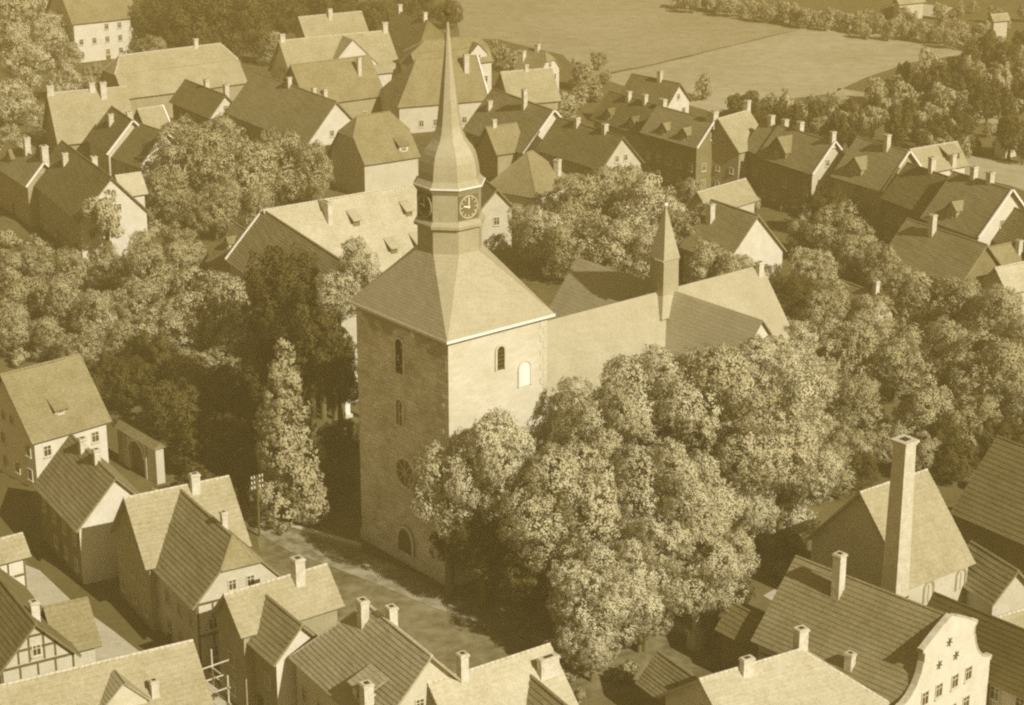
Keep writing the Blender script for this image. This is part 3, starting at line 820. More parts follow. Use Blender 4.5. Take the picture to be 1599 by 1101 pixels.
H('broad tiled roof with four chimneys and a hipped dormer above the square', (573, 946), (672, 1026), 11.0, 6.8, (452, 1028), roof='tile_light', wall='wall_light', ends='hg', chim=((0.1, 0.9, 2.0, 0.8, 0.7), (0.33, -0.4, 1.5, 0.75, 0.7), (0.75, 4.4, 2.2, 0.8, 0.8)), dorm=((0.62, 5.6, 2.4, 1.1, 's', 'wall_white'),))
H('very pale tiled roof with a broad white chimney block at its end', (672, 1070), (855, 1010), 9.6, 4.6, None, width=5.2, roof='tile_pale', wall='wall_white', chim=((0.25, 0.3, 2.1, 0.7, 0.7), (0.9, 1.6, 1.5, 1.7, 0.6)))
H('tiled cross wing running out below the pale roof with the white chimney block', (813, 1045), (900, 1118), 8.8, 5.0, (752, 1110), roof='tile_mid', wall='wall_light')
# lower right
H('mottled pale hipped roof with two chimneys beside the curved-gable house', (1095, 1063), (1250, 1017), 8.2, 4.2, None, width=5.4, roof='tile_pale', wall='wall_white', ends='gh', chim=((0.42, 0.4, 1.2, 1.0, 0.6), (1.03, -0.4, 1.9, 0.9, 0.8)), hipk=1.0)
t_, pt_, rl_, w_, pit_, u_, v_ = H('big tiled house ending in a white curved Dutch gable with iron stars', (1246, 873), (1478, 964), 10.8, 4.6, (1175, 1003), roof='tile_mid', wall='wall_white', chim=((0.34, 1.1, 3.6, 0.8, 0.8), (0.62, 4.9, 1.3, 0.7, 0.6)), name='house', win=True, gable_win=False, ridge=True)
# curved parapet gable standing above the roof line
HR = HOUSE_INFO[-1][6]
half = [(0, HR + 0.3), (0.5, HR + 0.1), (1.4, HR - 0.3), (2.6, HR - 0.9), (3.5, HR - 1.4), (3.75, HR - 1.45), (3.75, HR - 1.7), (3.5, HR - 1.8), (3.5, HR - 2.6), (3.75, HR - 3.5), (4.25, HR - 4.4), (5.0, HR - 5.1), (5.8, HR - 5.5), (6.3, HR - 5.55), (6.3, HR - 5.85), (6.15, HR - 5.9), (6.15, 0)]
outl = [(y, z) for y, z in half] + [(-y, z) for y, z in reversed(half[1:])]
mb = MB(); xg = rl_ + 0.05; k = len(outl)
f0 = [pt_(xg, y, z) for y, z in outl]; f1 = [pt_(xg + 0.45, y, z) for y, z in outl]
mb.add(f0 + f1, [tuple(range(k)), tuple(range(k, 2 * k))] + [(i, (i + 1) % k, k + (i + 1) % k, k + i) for i in range(k)])
pg = mb.build('parapet_gable', 'wall_white', t_)
mb = MB()
for (p, q) in zip(outl[:-1], outl[1:]):
    if p[1] <= 0 or q[1] <= 0: continue
    a, b = pt_(xg - 0.06, *p), pt_(xg - 0.06, *q); d = (b - a)
    if d.length < 0.02: continue
    dn = d.normalized(); nn = u_.cross(dn).normalized()
    if nn.z < -0.01: nn = -nn
    mb.box(a, d, u_ * 0.57, nn * 0.10)
mb.build('gable_coping', 'mortar', pg)
for (y, z) in ((0.1, HR - 2.0), (-1.0, HR - 3.6), (1.3, HR - 3.6)):
    mb = MB(); c0 = pt_(xg + 0.455, y, z)
    for i in range(3):
        tt = math.pi * i / 3 + 0.3; d = v_ * math.cos(tt) + UP * math.sin(tt); s__ = u_.cross(d)
        mb.box(c0 - d * 0.4 - s__ * 0.05, d * 0.8, s__ * 0.1, u_ * (0.05 + 0.003 * i))
    mb.build('wall_anchor', 'metal_dark', pg)
for y in (-3.0, -1.1, 1.1, 3.0):
    for z in (HR - 6.6, HR - 9.3):
        link_copy('window', win_meshes(0.95, 1.3)[0], pg, frame_matrix(pt_(xg + 0.455, y, z), UP.cross(u_).normalized(), UP, u_))
        link_copy('pane', win_meshes(0.95, 1.3)[1], pg, frame_matrix(pt_(xg + 0.455, y, z), UP.cross(u_).normalized(), UP, u_))
H('dark slate roof behind the curved Dutch gable', (1462, 930), (1660, 1012), 7.0, 2.4, (1480, 1040), roof='slate_dark', wall='wall_light')
H('boiler house with steep tiled roof and round-arched window beside the tall chimney stack', (1345, 771), (1445, 737), 13.0, 5.6, (1515, 884), roof='tile_light', wall='wall_light', cat='boiler house', win=False, verge=None)
H('large dark ribbed roof of a works hall behind the boiler house', (1560, 685), (1690, 735), 10.0, 5.0, (1490, 805), roof='tile_dark', wall='wall_dark', cat='hall', course=0.5)
H('small lean shed with grey roof and white door beside the boiler house', (1518, 850), (1588, 893), 5.6, 3.4, (1500, 915), roof='tile_mid', wall='wall_light', cat='shed', win=False)
H('low shed with pale flat-pitched roof behind the dark slate roof', (1555, 968), (1650, 938), 4.4, 3.0, (1620, 990), roof='tile_light', wall='wall_light', cat='shed', win=False)
H('low tiled garden shed under the chestnut trees with a row of pale ridge tiles', (1030, 1022), (1092, 1066), 4.6, 2.5, (985, 1062), roof='tile_mid', wall='wall_dark', cat='shed', win=False, course=0.3)
H('dark tiled annex in the shade between the chestnuts and the Dutch-gabled house', (1145, 945), (1225, 985), 6.6, 3.6, (1118, 985), roof='tile_dark', wall='wall_dark', win=False)
# left middle group
H('long house with dark tiled roof and brilliant white gable among garden trees', (97, 222), (174, 279), 11.0, 6.2, (113, 340), roof='tile_dark', wall='wall_mid', gwall=('B', 'wall_white'), chim=((0.28, 1.6, 1.6, 0.8, 0.8), (0.5, -1.2, 1.5, 0.9, 0.8)))
H('tiled house with two tall chimneys adjoining the white-gabled house', (14, 222), (68, 256), 9.6, 6.2, (22, 281), roof='tile_mid', wall='wall_mid', chim=((0.55, 0.0, 2.4, 0.9, 0.9), (0.95, -0.5, 2.9, 1.1, 1.0)), verge='B', dorm=((0.3, 1.6, 2.2, 0.6),))
H('white annex with pale low roof behind the white gable', (182, 276), (218, 271), 8.0, 5.8, (222, 305), roof='tile_pale', wall='wall_white', win=False)
H('narrow brown roof with a chimney next to the white-verged dark roof', (175, 168), (207, 190), 10.2, 6.4, (158, 236), roof='tile_dark', wall='wall_light', chim=((0.4, 1.6, 1.6, 0.8, 0.8), (0.7, -0.5, 1.2, 0.8, 0.8)), verge='B')
H('dark roof edged by white verges on both gables, beside tall trees', (208, 191), (256, 207), 10.2, 5.8, (174, 247), roof='tile_dark', wall='wall_light', verge='AB')
H('wide pale-roofed house with shaded gable and three chimneys', (75, 147), (195, 137), 11.0, 5.0, (112, 226), roof='tile_light', wall='wall_mid', chim=((0.7, 1.0, 2.4, 1.0, 0.9), (0.57, 0.0, 1.2, 0.9, 0.9), (0.03, 0.0, 1.2, 1.1, 0.9)))
H('small pale house with a tall white gable verge', (216, 172), (251, 167), 9.0, 5.4, (262, 206), roof='tile_light', wall='wall_light', verge='B')
H('tall white-walled house at the upper edge behind a poplar', (88, -30), (192, -40), 14.0, 8.0, (107, 40), roof='tile_mid', wall='wall_white')
H('very long pale barn roof with half-hipped end behind a round tree', (187, 88), (344, 69), 11.5, 4.5, (270, 146), roof='tile_light', wall='wall_mid', ends='cc', chim=((0.75, 0.0, 1.4, 0.8, 0.8),), win=False, cat='barn')
# centre left
H('large dark roof with steep white gable in front of the crooked alley', (398, 114), (525, 160), 11.5, 6.2, (467, 224), roof='tile_mid', wall='wall_mid', gwall=('B', 'wall_white'), chim=((0.45, 0.2, 1.5, 0.7, 0.7), (0.7, -0.6, 1.3, 0.6, 0.6)))
H('low dark house with twin chimneys left of the steep white gable', (290, 126), (352, 150), 9.0, 5.4, (322, 184), roof='tile_dark', wall='wall_dark', gwall=('B', 'wall_white'), chim=((0.5, -0.3, 1.7, 0.8, 0.8), (0.92, -0.8, 2.4, 0.8, 0.8)))
H('half-hipped brown roof over a light wall beside the weeping tree', (558, 183), (608, 176), 11.0, 5.6, (553, 262), roof='tile_mid', wall='wall_light', ends='cc', win=False, dorm=((0.95, 5.4, 1.6, 1.0, 's', 'wall_white'),))
H('parish building with a long bright roof pierced by rows of small dormers', (413, 330), (680, 284), 14.0, 6.6, (560, 446), roof='tile_pale', wall='wall_light', cat='building', dorm=((0.455, 3.0, 0.95, 0.9, 's', 'wall_dark'), (0.765, 3.0, 0.95, 0.9, 's', 'wall_dark'), (0.44, 6.2, 0.95, 0.9, 's', 'wall_dark'), (0.595, 6.2, 0.95, 0.9, 's', 'wall_dark'), (0.745, 6.2, 0.95, 0.9, 's', 'wall_dark')), chim=((0.315, 1.3, 1.6, 0.6, 2.4),))
H('brown-roofed wing running down from the bright dormered roof', (413, 331), (562, 428), 15.0, 9.8, (384, 430), roof='tile_mid', wall='wall_light', verge='A')
H('low tiled wing with three white dormers among the trees', (368, 350), (412, 380), 9.2, 5.4, (330, 416), roof='tile_mid', wall='wall_light', dorm=((0.25, 2.2, 1.3, 0.9, 'g', 'wall_white'), (0.8, 2.6, 1.4, 1.0, 'g', 'wall_white')))
# top centre
H('pale roof with one chimney on its ridge below the dark treetops', (467, 28), (563, 19), 9.5, 5.0, (573, 50), roof='tile_light', wall='wall_light', chim=((0.48, 0.5, 1.8, 0.9, 0.9),))
H('stately house with broad white pedimented cross gable', (437, 65), (604, 49), 12.0, 5.6, (632, 112), roof='tile_light', wall='wall_white', dorm=((0.58, 4.8, 9.6, 0.4, 'g', 'wall_white'),), chim=((0.98, 0.0, 1.6, 1.0, 0.9), (0.02, 0.0, 1.2, 0.9, 0.9)))
H('plain broad tiled roof with a tall thin chimney before the pedimented house', (455, 103), (575, 88), 10.5, 4.6, (590, 152), roof='tile_mid', wall='wall_mid', chim=((0.79, 2.4, 3.0, 0.7, 0.7), (0.25, 5.0, 1.5, 0.7, 0.7)))
H('dark hipped house with a small white gable wall near the meadow', (622, 19), (668, 34), 11.0, 6.4, (628, 76), roof='tile_dark', wall='wall_white', ends='gh', chim=((0.05, 0.0, 1.5, 0.8, 0.8), (0.9, 0.0, 1.5, 0.8, 0.8)))
H('big hipped roof with a pale pedimented dormer next to the meadow', (662, 65), (745, 57), 13.0, 7.4, (768, 97), roof='tile_mid', wall='wall_white', ends='hc', dorm=((0.88, 3.2, 3.6, 0.9, 'g', 'wall_white'),), chim=((0.42, 0.2, 1.6, 0.8, 0.8),))
H('steep brown roof with white verge and a white chimney behind the spire', (650, 95), (742, 88), 12.0, 4.8, (768, 157), roof='tile_mid', wall='wall_light', ends='hg', verge='B', chim=((0.78, 2.0, 3.0, 0.9, 0.9),))
H('squat brown roof with two small holes in front of the white half-hipped house', (783, 114), (860, 108), 9.5, 4.4, (858, 160), roof='tile_light', wall='wall_mid', chim=((0.5, 0.0, 1.0, 0.7, 0.7),))
H('white half-hipped house at the edge of the pale meadow', (820, 77), (852, 82), 10.5, 5.4, (812, 112), roof='tile_mid', wall='wall_white', ends='gc', chim=((0.6, 0.0, 1.2, 0.8, 0.8), (0.1, 1.6, 1.6, 1.3, 1.0)))
H('brown house ending in a broad white parapet wall beside the dark-roofed corner house', (770, 140), (864, 174), 10.0, 5.0, (815, 241), roof='tile_mid', wall='wall_mid', verge='B', gwall=('B', 'wall_white'), chim=((0.6, 0.8, 3.0, 0.8, 0.7), (0.15, 2.4, 1.4, 0.8, 0.8)))
H('small hip-ended brown roof close behind the spire', (760, 200), (805, 194), 8.4, 4.8, (800, 240), roof='tile_mid', wall='wall_mid', chim=((0.25, 0.0, 1.1, 0.7, 0.7),))
H('corner house with dark roof and plain pale gable beside the churchyard trees', (872, 185), (972, 215), 12.0, 6.8, (932, 266), roof='tile_dark', wall='wall_mid', gwall=('B', 'wall_light'), chim=((0.32, 0.3, 1.3, 0.8, 0.8), (0.74, 0.1, 1.3, 0.8, 0.8)))
H('pyramid-roofed house with one white chimney beside the clock stage', (823, 240), (831, 237), 13.0, 7.0, (812, 322), roof='tile_mid', wall='wall_light', ends='hh', hipk=1.0, chim=((2.4, 3.2, 2.2, 0.9, 0.8),))
H('small light gable tucked against the pyramid-roofed house', (748, 276), (776, 297), 9.0, 6.0, (742, 325), roof='tile_mid', wall='wall_light')
# upper right street
H('house with white triangular gable at the field corner by a spreading tree', (988, 117), (1061, 132), 11.0, 5.6, (1037, 167), roof='tile_dark', wall='wall_mid', gwall=('B', 'wall_white'), chim=((0.6, 0.2, 1.8, 0.8, 0.7),))
H('dark-roofed street house with three chimneys and two gabled dormers', (953, 144), (1038, 170), 10.5, 6.4, (968, 202), roof='tile_dark', wall='wall_mid', chim=((0.38, 0.4, 1.5, 0.8, 0.7), (0.66, 0.2, 1.5, 0.8, 0.7), (0.95, -0.2, 1.5, 1.2, 0.8)), dorm=((0.25, 3.2, 1.7, 0.9), (0.7, 3.4, 1.7, 0.9)))
H('street house with thick chimney on a white parapet and lit dormer sides', (1028, 167), (1114, 190), 11.5, 7.6, (1000, 208), roof='tile_mid', wall='wall_dark', verge='B', chim=((0.96, -0.2, 1.6, 1.8, 1.0),), dorm=((0.35, 3.0, 1.8, 0.9), (0.72, 3.0, 1.8, 1.0)), skip=0)
H('tall brick house showing a dark windowed gable to the street', (1122, 187), (1168, 174), 13.0, 7.2, (1156, 240), roof='tile_light', wall='wall_mid', chim=((1.0, -0.2, 1.8, 0.9, 0.8),), wd=0.75, skip=0)
H('narrow roof wedged between the windowed brick gable and the gabled dormer house', (1190, 192), (1226, 203), 11.5, 7.2, (1178, 240), roof='tile_mid', wall='wall_dark', chim=((0.4, 0.0, 1.5, 0.8, 0.8), (0.9, -0.4, 1.8, 0.8, 0.8)))
H('roof with a large dark dormer gable and pale parapet', (1217, 197), (1302, 223), 11.5, 7.0, (1262, 272), roof='tile_mid', wall='wall_dark', gwall=('B', 'wall_light'), verge='B', dorm=((0.3, 4.0, 4.0, 1.2),), chim=((0.35, -0.4, 1.8, 0.9, 0.8), (0.98, 0.0, 1.5, 0.6, 0.8)))
H('brown street house with one dormer and a tall central chimney', (1340, 216), (1418, 238), 11.5, 7.0, (1380, 302), roof='tile_mid', wall='wall_mid', dorm=((0.35, 4.0, 3.0, 1.2),), chim=((0.62, 0.4, 2.2, 0.8, 0.8),), verge='B')
H('pale cross roof with a dark slate dormer behind the street row', (1422, 235), (1493, 223), 11.0, 6.6, (1500, 262), roof='tile_light', wall='wall_white', dorm=((0.75, 2.0, 2.6, 1.2, 's', 'slate_dark'),), chim=((0.7, 2.8, 1.6, 0.8, 0.8),))
H('dark tiled street house between the tall-chimneyed one and the star-gabled one', (1418, 256), (1492, 282), 11.2, 6.6, (1448, 338), roof='tile_dark', wall='wall_dark', chim=((0.5, 0.0, 2.0, 0.8, 0.8),))
H('street house with two chimneys, one dormer and a bright parapet gable at the row end', (1490, 270), (1578, 298), 11.2, 6.6, (1530, 374), roof='tile_mid', wall='wall_mid', gwall=('B', 'wall_white'), verge='B', chim=((0.35, 0.0, 1.6, 0.8, 0.8), (0.62, -0.2, 1.7, 0.9, 0.8)), dorm=((0.42, 4.4, 2.0, 1.3),))
H('low broad roof with tall chimney in front of the street row', (1418, 344), (1540, 384), 7.4, 3.8, (1440, 428), roof='tile_mid', wall='wall_dark', chim=((0.36, 0.6, 2.6, 0.8, 0.8),), win=False)
H('house at the picture edge with dark roof beyond the bright parapet', (1572, 322), (1660, 354), 9.6, 5.8, (1570, 384), roof='tile_dark', wall='wall_light')
H('white outhouse with little chimneys beside the garden path', (1545, 388), (1620, 372), 7.2, 4.6, (1600, 410), roof='tile_mid', wall='wall_white', win=False, chim=((0.5, 1.0, 1.6, 0.7, 0.7),))
H('pale low roof below the white outhouse', (1555, 420), (1650, 400), 5.6, 3.4, (1600, 455), roof='tile_pale', wall='wall_light', win=False)
H('house with brown roof and white gable behind the ridge turret', (1112, 314), (1183, 338), 11.0, 4.4, (1128, 412), roof='tile_mid', wall='wall_mid', gwall=('B', 'wall_white'), chim=((0.22, 2.0, 2.4, 1.0, 0.8),), gable_win=False)
H('small one-storey house with pale roof and dark window openings', (1090, 302), (1163, 281), 7.4, 4.6, (1197, 310), roof='tile_light', wall='wall_light')
H('low dark roof with a stub chimney in the gardens east of the chancel', (1310, 438), (1378, 463), 6.6, 3.8, (1298, 480), roof='tile_mid', wall='wall_light', chim=((0.85, 0.0, 1.5, 0.6, 0.6),), win=False)

H('tiny garden shed with a pale roof in the orchard', (1560, 214), (1588, 208), 3.6, 2.4, (1592, 216), roof='tile_pale', wall='wall_light', win=False, cat='shed')
H('small white farm building beyond the far hedgerow', (1548, 24), (1572, 22), 6.0, 3.6, (1576, 30), roof='tile_light', wall='wall_light', win=False, cat='building')
H('low pale barn at the far allotments', (1400, -2), (1440, -6), 6.0, 3.6, (1446, 4), roof='tile_light', wall='wall_light', win=False, cat='barn')
# tall boiler chimney
def stack():
    zt = 21.5
    top = gp(1413, 690, zt); base = Vector((top.x, top.y, 0))
    u = ca.copy(); v = cb.copy()
    t = empty('factory_chimney', base); tag(t, 'tall square brick chimney stack with a projecting cap beside the boiler house', 'chimney')
    mb = MB(); vs = []; fs = []
    N = 14
    for i in range(N + 1):
        z = zt * i / N; h = 0.92 - 0.26 * i / N
        vs += [base + u * (x * h) + v * (y * h) + UP * z for x, y in ((-1, -1), (1, -1), (1, 1), (-1, 1))]
    for i in range(N):
        for j in range(4): fs.append((i * 4 + j, i * 4 + (j + 1) % 4, i * 4 + 4 + (j + 1) % 4, i * 4 + 4 + j))
    mb.add(vs, fs); mb.build('shaft', 'boiler_brick', t)
    mb = MB(); mb.cbox(base + UP * (zt + 0.12), u, v, UP, 1.72, 1.72, 0.22); mb.cbox(base + UP * (zt - 0.1), u, v, UP, 1.5, 1.5, 0.18)
    mb.build('cap', 'boiler_brick', t)
    mb = MB(); mb.cbox(base + UP * (zt + 0.265), u, v, UP, 0.7, 0.7, 0.03); mb.build('flue', 'soot', t)
    for z in (7.4,):
        h = 0.92 - 0.26 * z / zt
        mb = MB()
        for d, e in ((u, v), (v, u)):
            for sg in (-1, 1): mb.cbox(base + UP * z + d * (sg * (h + 0.02)), e, d, UP, 2 * h + 0.08, 0.04, 0.14)
        mb.build('iron_band', 'metal_dark', t)
stack()

# arched window of the boiler house front, drawn on the wall that faces south
for o in [o for o in C.objects if o.get('label', '').startswith('boiler house')]:
    info = [h for h in HOUSE_INFO if h[0] == o['label']][0]
    Aw, Bw = gp(1345, 771, info[6]), gp(1445, 737, info[6]); u = (Bw - Aw); u.z = 0; L = u.length; u.normalize(); v = Vector((u.y, -u.x, 0))
    for k, fx in enumerate((0.35, 0.86)):
        arched(o, Vector((Aw.x, Aw.y, 0)) + u * (L * fx) + v * (info[1] - 0.34) + UP * 3.4, v, 1.0, 1.9, 'arched_window', 'glass', 'wall_mid', mull=1)

# ------------------------------------------------------------------ trees
def crown_mesh(name, Rh, Rv, lobes, clumps, leaves, leaf, m, shape='round', seed=0, cr=(0.32, 0.55), lr=(0.2, 0.38), core=0.62):
    """foliage: lobes -> clumps on their skin -> small leaf faces round each clump; centred on the crown centre"""
    rg = np.random.default_rng(seed)
    L = []
    for i in range(lobes):
        if shape == 'round':
            while True:
                d = rg.normal(size=3); d /= np.linalg.norm(d)
                if d[2] > -0.85: break
            k = rg.uniform(0.55, 0.86)
            c = d * k * np.array([Rh, Rh, Rv]); r = rg.uniform(lr[0], lr[1]) * min(Rh, Rv)
        elif shape == 'cone':
            t = (i + 0.5) / lobes; a = rg.uniform(0, 6.283); rr = Rh * (1 - t) ** 0.55
            c = np.array([math.cos(a) * rr * 0.55, math.sin(a) * rr * 0.55, -Rv + 2 * Rv * t * 0.95]); r = max(0.16 * Rh, rr * 0.6)
        else:   # columnar
            t = rg.uniform(-1, 1); a = rg.uniform(0, 6.283); rr = Rh * math.sqrt(max(0.05, 1 - t * t))
            c = np.array([math.cos(a) * rr * 0.5, math.sin(a) * rr * 0.5, t * Rv * 0.85]); r = rr * 0.55
        L.append((c, r))
    if shape == 'round': L.append((np.zeros(3), core * min(Rh, Rv)))
    tot = sum(r * r for c, r in L)
    cc = []; rr_ = []; nn = []
    for c, r in L:
        n = max(4, int(clumps * r * r / tot))
        d = rg.normal(size=(n, 3)); d[:, 2] += 0.25; d /= np.linalg.norm(d, axis=1)[:, None]
        k = rg.uniform(0.78, 1.1, n)[:, None]; k[rg.random(n) < 0.07] *= 1.2
        r3 = r * rg.uniform(0.8, 1.25, 3)
        cc.append(c + d * r3 * k); nn.append(d); rr_.append(rg.uniform(cr[0], cr[1], n))
    cc = np.concatenate(cc); nn = np.concatenate(nn); rr_ = np.concatenate(rr_)
    # drop clumps buried deep inside other lobes
    keep = np.ones(len(cc), bool)
    for c, r in L:
        keep &= np.linalg.norm(cc - c, axis=1) > r * 0.62
    for _ in range(9):                     # hollows in the crown
        h = rg.normal(size=3); h /= np.linalg.norm(h); h = h * np.array([Rh, Rh, Rv]) * rg.uniform(0.75, 1.0)
        keep &= np.linalg.norm(cc - h, axis=1) > rg.uniform(0.14, 0.26) * Rh
    cc, nn, rr_ = cc[keep], nn[keep], rr_[keep]
    n = len(cc) * leaves
    ci = np.repeat(cc, leaves, 0); ri = np.repeat(rr_, leaves)[:, None]; ni = np.repeat(nn, leaves, 0)
    d = rg.normal(size=(n, 3)) + ni * 0.7; d /= np.linalg.norm(d, axis=1)[:, None]
    p = ci + d * ri * rg.uniform(0.6, 1.0, (n, 1))
    nrm = d + rg.normal(size=(n, 3)) * 0.42; nrm /= np.linalg.norm(nrm, axis=1)[:, None]
    t1 = np.cross(nrm, rg.normal(size=(n, 3))); t1 /= np.linalg.norm(t1, axis=1)[:, None]; t2 = np.cross(nrm, t1)
    s1 = (leaf * rg.uniform(0.7, 1.3, (n, 1))) * 0.5; s2 = s1 * rg.uniform(0.55, 0.9, (n, 1))
    v = np.stack([p - t1 * s1, p - t2 * s2, p + t1 * s1, p + t2 * s2], 1).reshape(-1, 3)
    me = bpy.data.meshes.new(name)
    me.vertices.add(len(v)); me.vertices.foreach_set('co', v.astype(np.float32).ravel())
    me.loops.add(n * 4); me.loops.foreach_set('vertex_index', np.arange(n * 4, dtype=np.int32))
    me.polygons.add(n); me.polygons.foreach_set('loop_start', np.arange(0, n * 4, 4, dtype=np.int32))
    me.update(calc_edges=True); me.materials.append(MATS[m])
    # soft clump shading: leaves share the outward direction of their clump and lobe
    sn = ni * 0.8 + d * 0.5 + nrm * 0.12; sn /= np.linalg.norm(sn, axis=1)[:, None]
    me.polygons.foreach_set('use_smooth', np.ones(n, dtype=bool))
    me.normals_split_custom_set_from_vertices(np.repeat(sn, 4, 0).tolist())
    return me
def trunk_mesh(name, hc, Rh, Rv, seed=0):
    rg = random.Random(seed); mb = MB()
    top = Vector((0, 0, 0)); bot = Vector((0, 0, -hc))
    r = 0.05 * Rh + 0.12
    pts = [bot + Vector((0, 0, -0.3)), bot + Vector((0.05, 0, 0.6)), bot.lerp(top, 0.45) + Vector((0.12, -0.1, 0)), top]
    rad = [r * 1.5, r * 1.05, r * 0.85, r * 0.5]
    for i in range(3): mb.tube(pts[i], pts[i + 1], rad[i], rad[i + 1], 8)
    for i in range(7):
        a = i * 0.9 + rg.random(); e = rg.uniform(0.2, 0.7)
        st = bot.lerp(top, rg.uniform(0.5, 0.9)); en = Vector((math.cos(a) * Rh * 0.62, math.sin(a) * Rh * 0.62, Rv * e * 0.7))
        md = st.lerp(en, 0.5) + Vector((0, 0, Rv * 0.08))
        mb.tube(st, md, r * 0.5, r * 0.32, 6); mb.tube(md, en, r * 0.32, r * 0.1, 6)
    me = mb.mesh(name); me.materials.append(MATS['bark'])
    return me
PROTO = {}
def proto(key, Rh, Rv, hc, lobes, clumps, leaves, leaf, m, shape='round', n=2, cr=(0.32, 0.55), lr=(0.2, 0.38), core=0.62):
    PROTO[key] = [(crown_mesh('crown', Rh, Rv, lobes, clumps, leaves, leaf, m, shape, seed=hash_(key) + i, cr=cr, lr=lr, core=core), trunk_mesh('trunk', hc, Rh, Rv, hash_(key) + i), Rh, hc) for i in range(n)]
def hash_(k): return sum(ord(c) * (i + 3) for i, c in enumerate(k)) % 1000
proto('mid', 4.2, 4.4, 4.7, 26, 1100, 22, 0.25, 'leaf_mid', n=3, cr=(0.38, 0.72))
proto('light', 4.2, 4.4, 4.7, 26, 1100, 22, 0.25, 'leaf_light', n=2, cr=(0.38, 0.72))
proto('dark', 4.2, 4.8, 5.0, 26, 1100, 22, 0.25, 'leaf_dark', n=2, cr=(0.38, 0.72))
proto('chestnut', 7.4, 7.6, 8.8, 24, 3300, 26, 0.27, 'leaf_light', n=4, cr=(0.4, 0.8), lr=(0.24, 0.42), core=0.5)
proto('cone', 3.0, 8.2, 9.2, 34, 1900, 22, 0.27, 'leaf_mid', shape='cone', n=1)
proto('column', 1.6, 6.0, 6.6, 14, 700, 8, 0.3, 'leaf_dark', shape='col', n=1)
proto('small', 2.2, 2.1, 2.5, 13, 460, 10, 0.26, 'leaf_mid', n=3, cr=(0.22, 0.4))
proto('small_dark', 2.2, 2.2, 2.6, 12, 420, 10, 0.28, 'leaf_dark', n=2, cr=(0.22, 0.4))
proto('bush', 1.6, 1.2, 1.1, 8, 260, 8, 0.26, 'leaf_mid', n=2, cr=(0.2, 0.35))
_m = MB(); _m.tube(Vector((0, 0, -0.02)), Vector((0, 0, 1)), 0.62, 0.5, 10); STEM = _m.mesh('trunk'); STEM.materials.append(MATS['bark'])
NTREE = 0
def tree(x, y, r, key, label, group=None, zs=1.0, cat='tree', name='tree', zc=None):
    """x, y: crown centre in the photograph, r: crown half-width there"""
    global NTREE
    var = PROTO[key][NTREE % len(PROTO[key])]; NTREE += 1
    crown, trunk, Rh, hc = var
    z = 6.0
    for _ in range(12):
        p = gp(x, y, z); s = r / ppm(p) / Rh; z = hc * s * zs if zc is None else zc
    t = empty(name, Vector((p.x, p.y, 0))); tag(t, label, cat, group)
    a = rnd.uniform(0, 6.28)
    ax_ = rnd.uniform(0.9, 1.18)
    M = Matrix.Rotation(a, 4, 'Z') @ Matrix.Diagonal((s * ax_, s / ax_ * 1.05, s * zs, 1))
    if z - hc * s * zs > 0.3:           # a taller stem below the branching part
        o = bpy.data.objects.new('trunk', STEM); C.objects.link(o); o.parent = t
        o.matrix_basis = Matrix.Diagonal((s, s, z - hc * s * zs + 0.5, 1))
    for nm, me in (('crown', crown), ('trunk', trunk)):
        o = bpy.data.objects.new(nm, me); C.objects.link(o); o.parent = t
        o.matrix_basis = Matrix.Translation((0, 0, z)) @ M
    return t

MARKS = [(113, 290, 'the brilliant white gable'), (60, 620, 'the house with the broken skylight'), (200, 670, 'the stone gateway'), (300, 790, 'the white-chimneyed street house'),
         (440, 400, 'the brown-roofed wing'), (370, 390, 'the low wing with white dormers'), (560, 400, 'the bright dormered roof'), (540, 600, 'the tower west face'), (448, 660, 'the cone-shaped pale tree'),
         (490, 230, 'the steep white gable'), (230, 225, 'the white-verged dark roof'), (150, 60, 'the tall white-walled house'), (270, 110, 'the long pale barn'), (110, 190, 'the three-chimneyed pale roof'), (515, 40, 'the roof under the treetops'), (650, 40, 'the dark hipped house'), (440, 80, 'the pedimented house'), (20, 260, 'the house with two tall chimneys'),
         (900, 240, 'the corner house with pale gable'), (850, 290, 'the pyramid-roofed house'), (1040, 420, 'the ridge turret'), (1130, 300, 'the one-storey pale house'), (1160, 360, 'the gable behind the ridge turret'), (1345, 460, 'the low roof with stub chimney'), (1400, 720, 'the boiler chimney stack'), (1550, 750, 'the works hall'), (1470, 390, 'the low roof with tall chimney'), (1210, 480, 'the chancel'), (1370, 270, 'the brown street house'), (1260, 260, 'the dark dormer gable'), (1570, 430, 'the pale low roof')]
SPREAD = {}
def near(kind, x, y):
    m = min(MARKS, key=lambda q: (q[0] - x) ** 2 + ((q[1] - y) * 1.8) ** 2)[2]
    return '%s near %s' % (kind, m), '%ss near %s' % (kind, m)
G1 = 'chestnuts south of the tower'
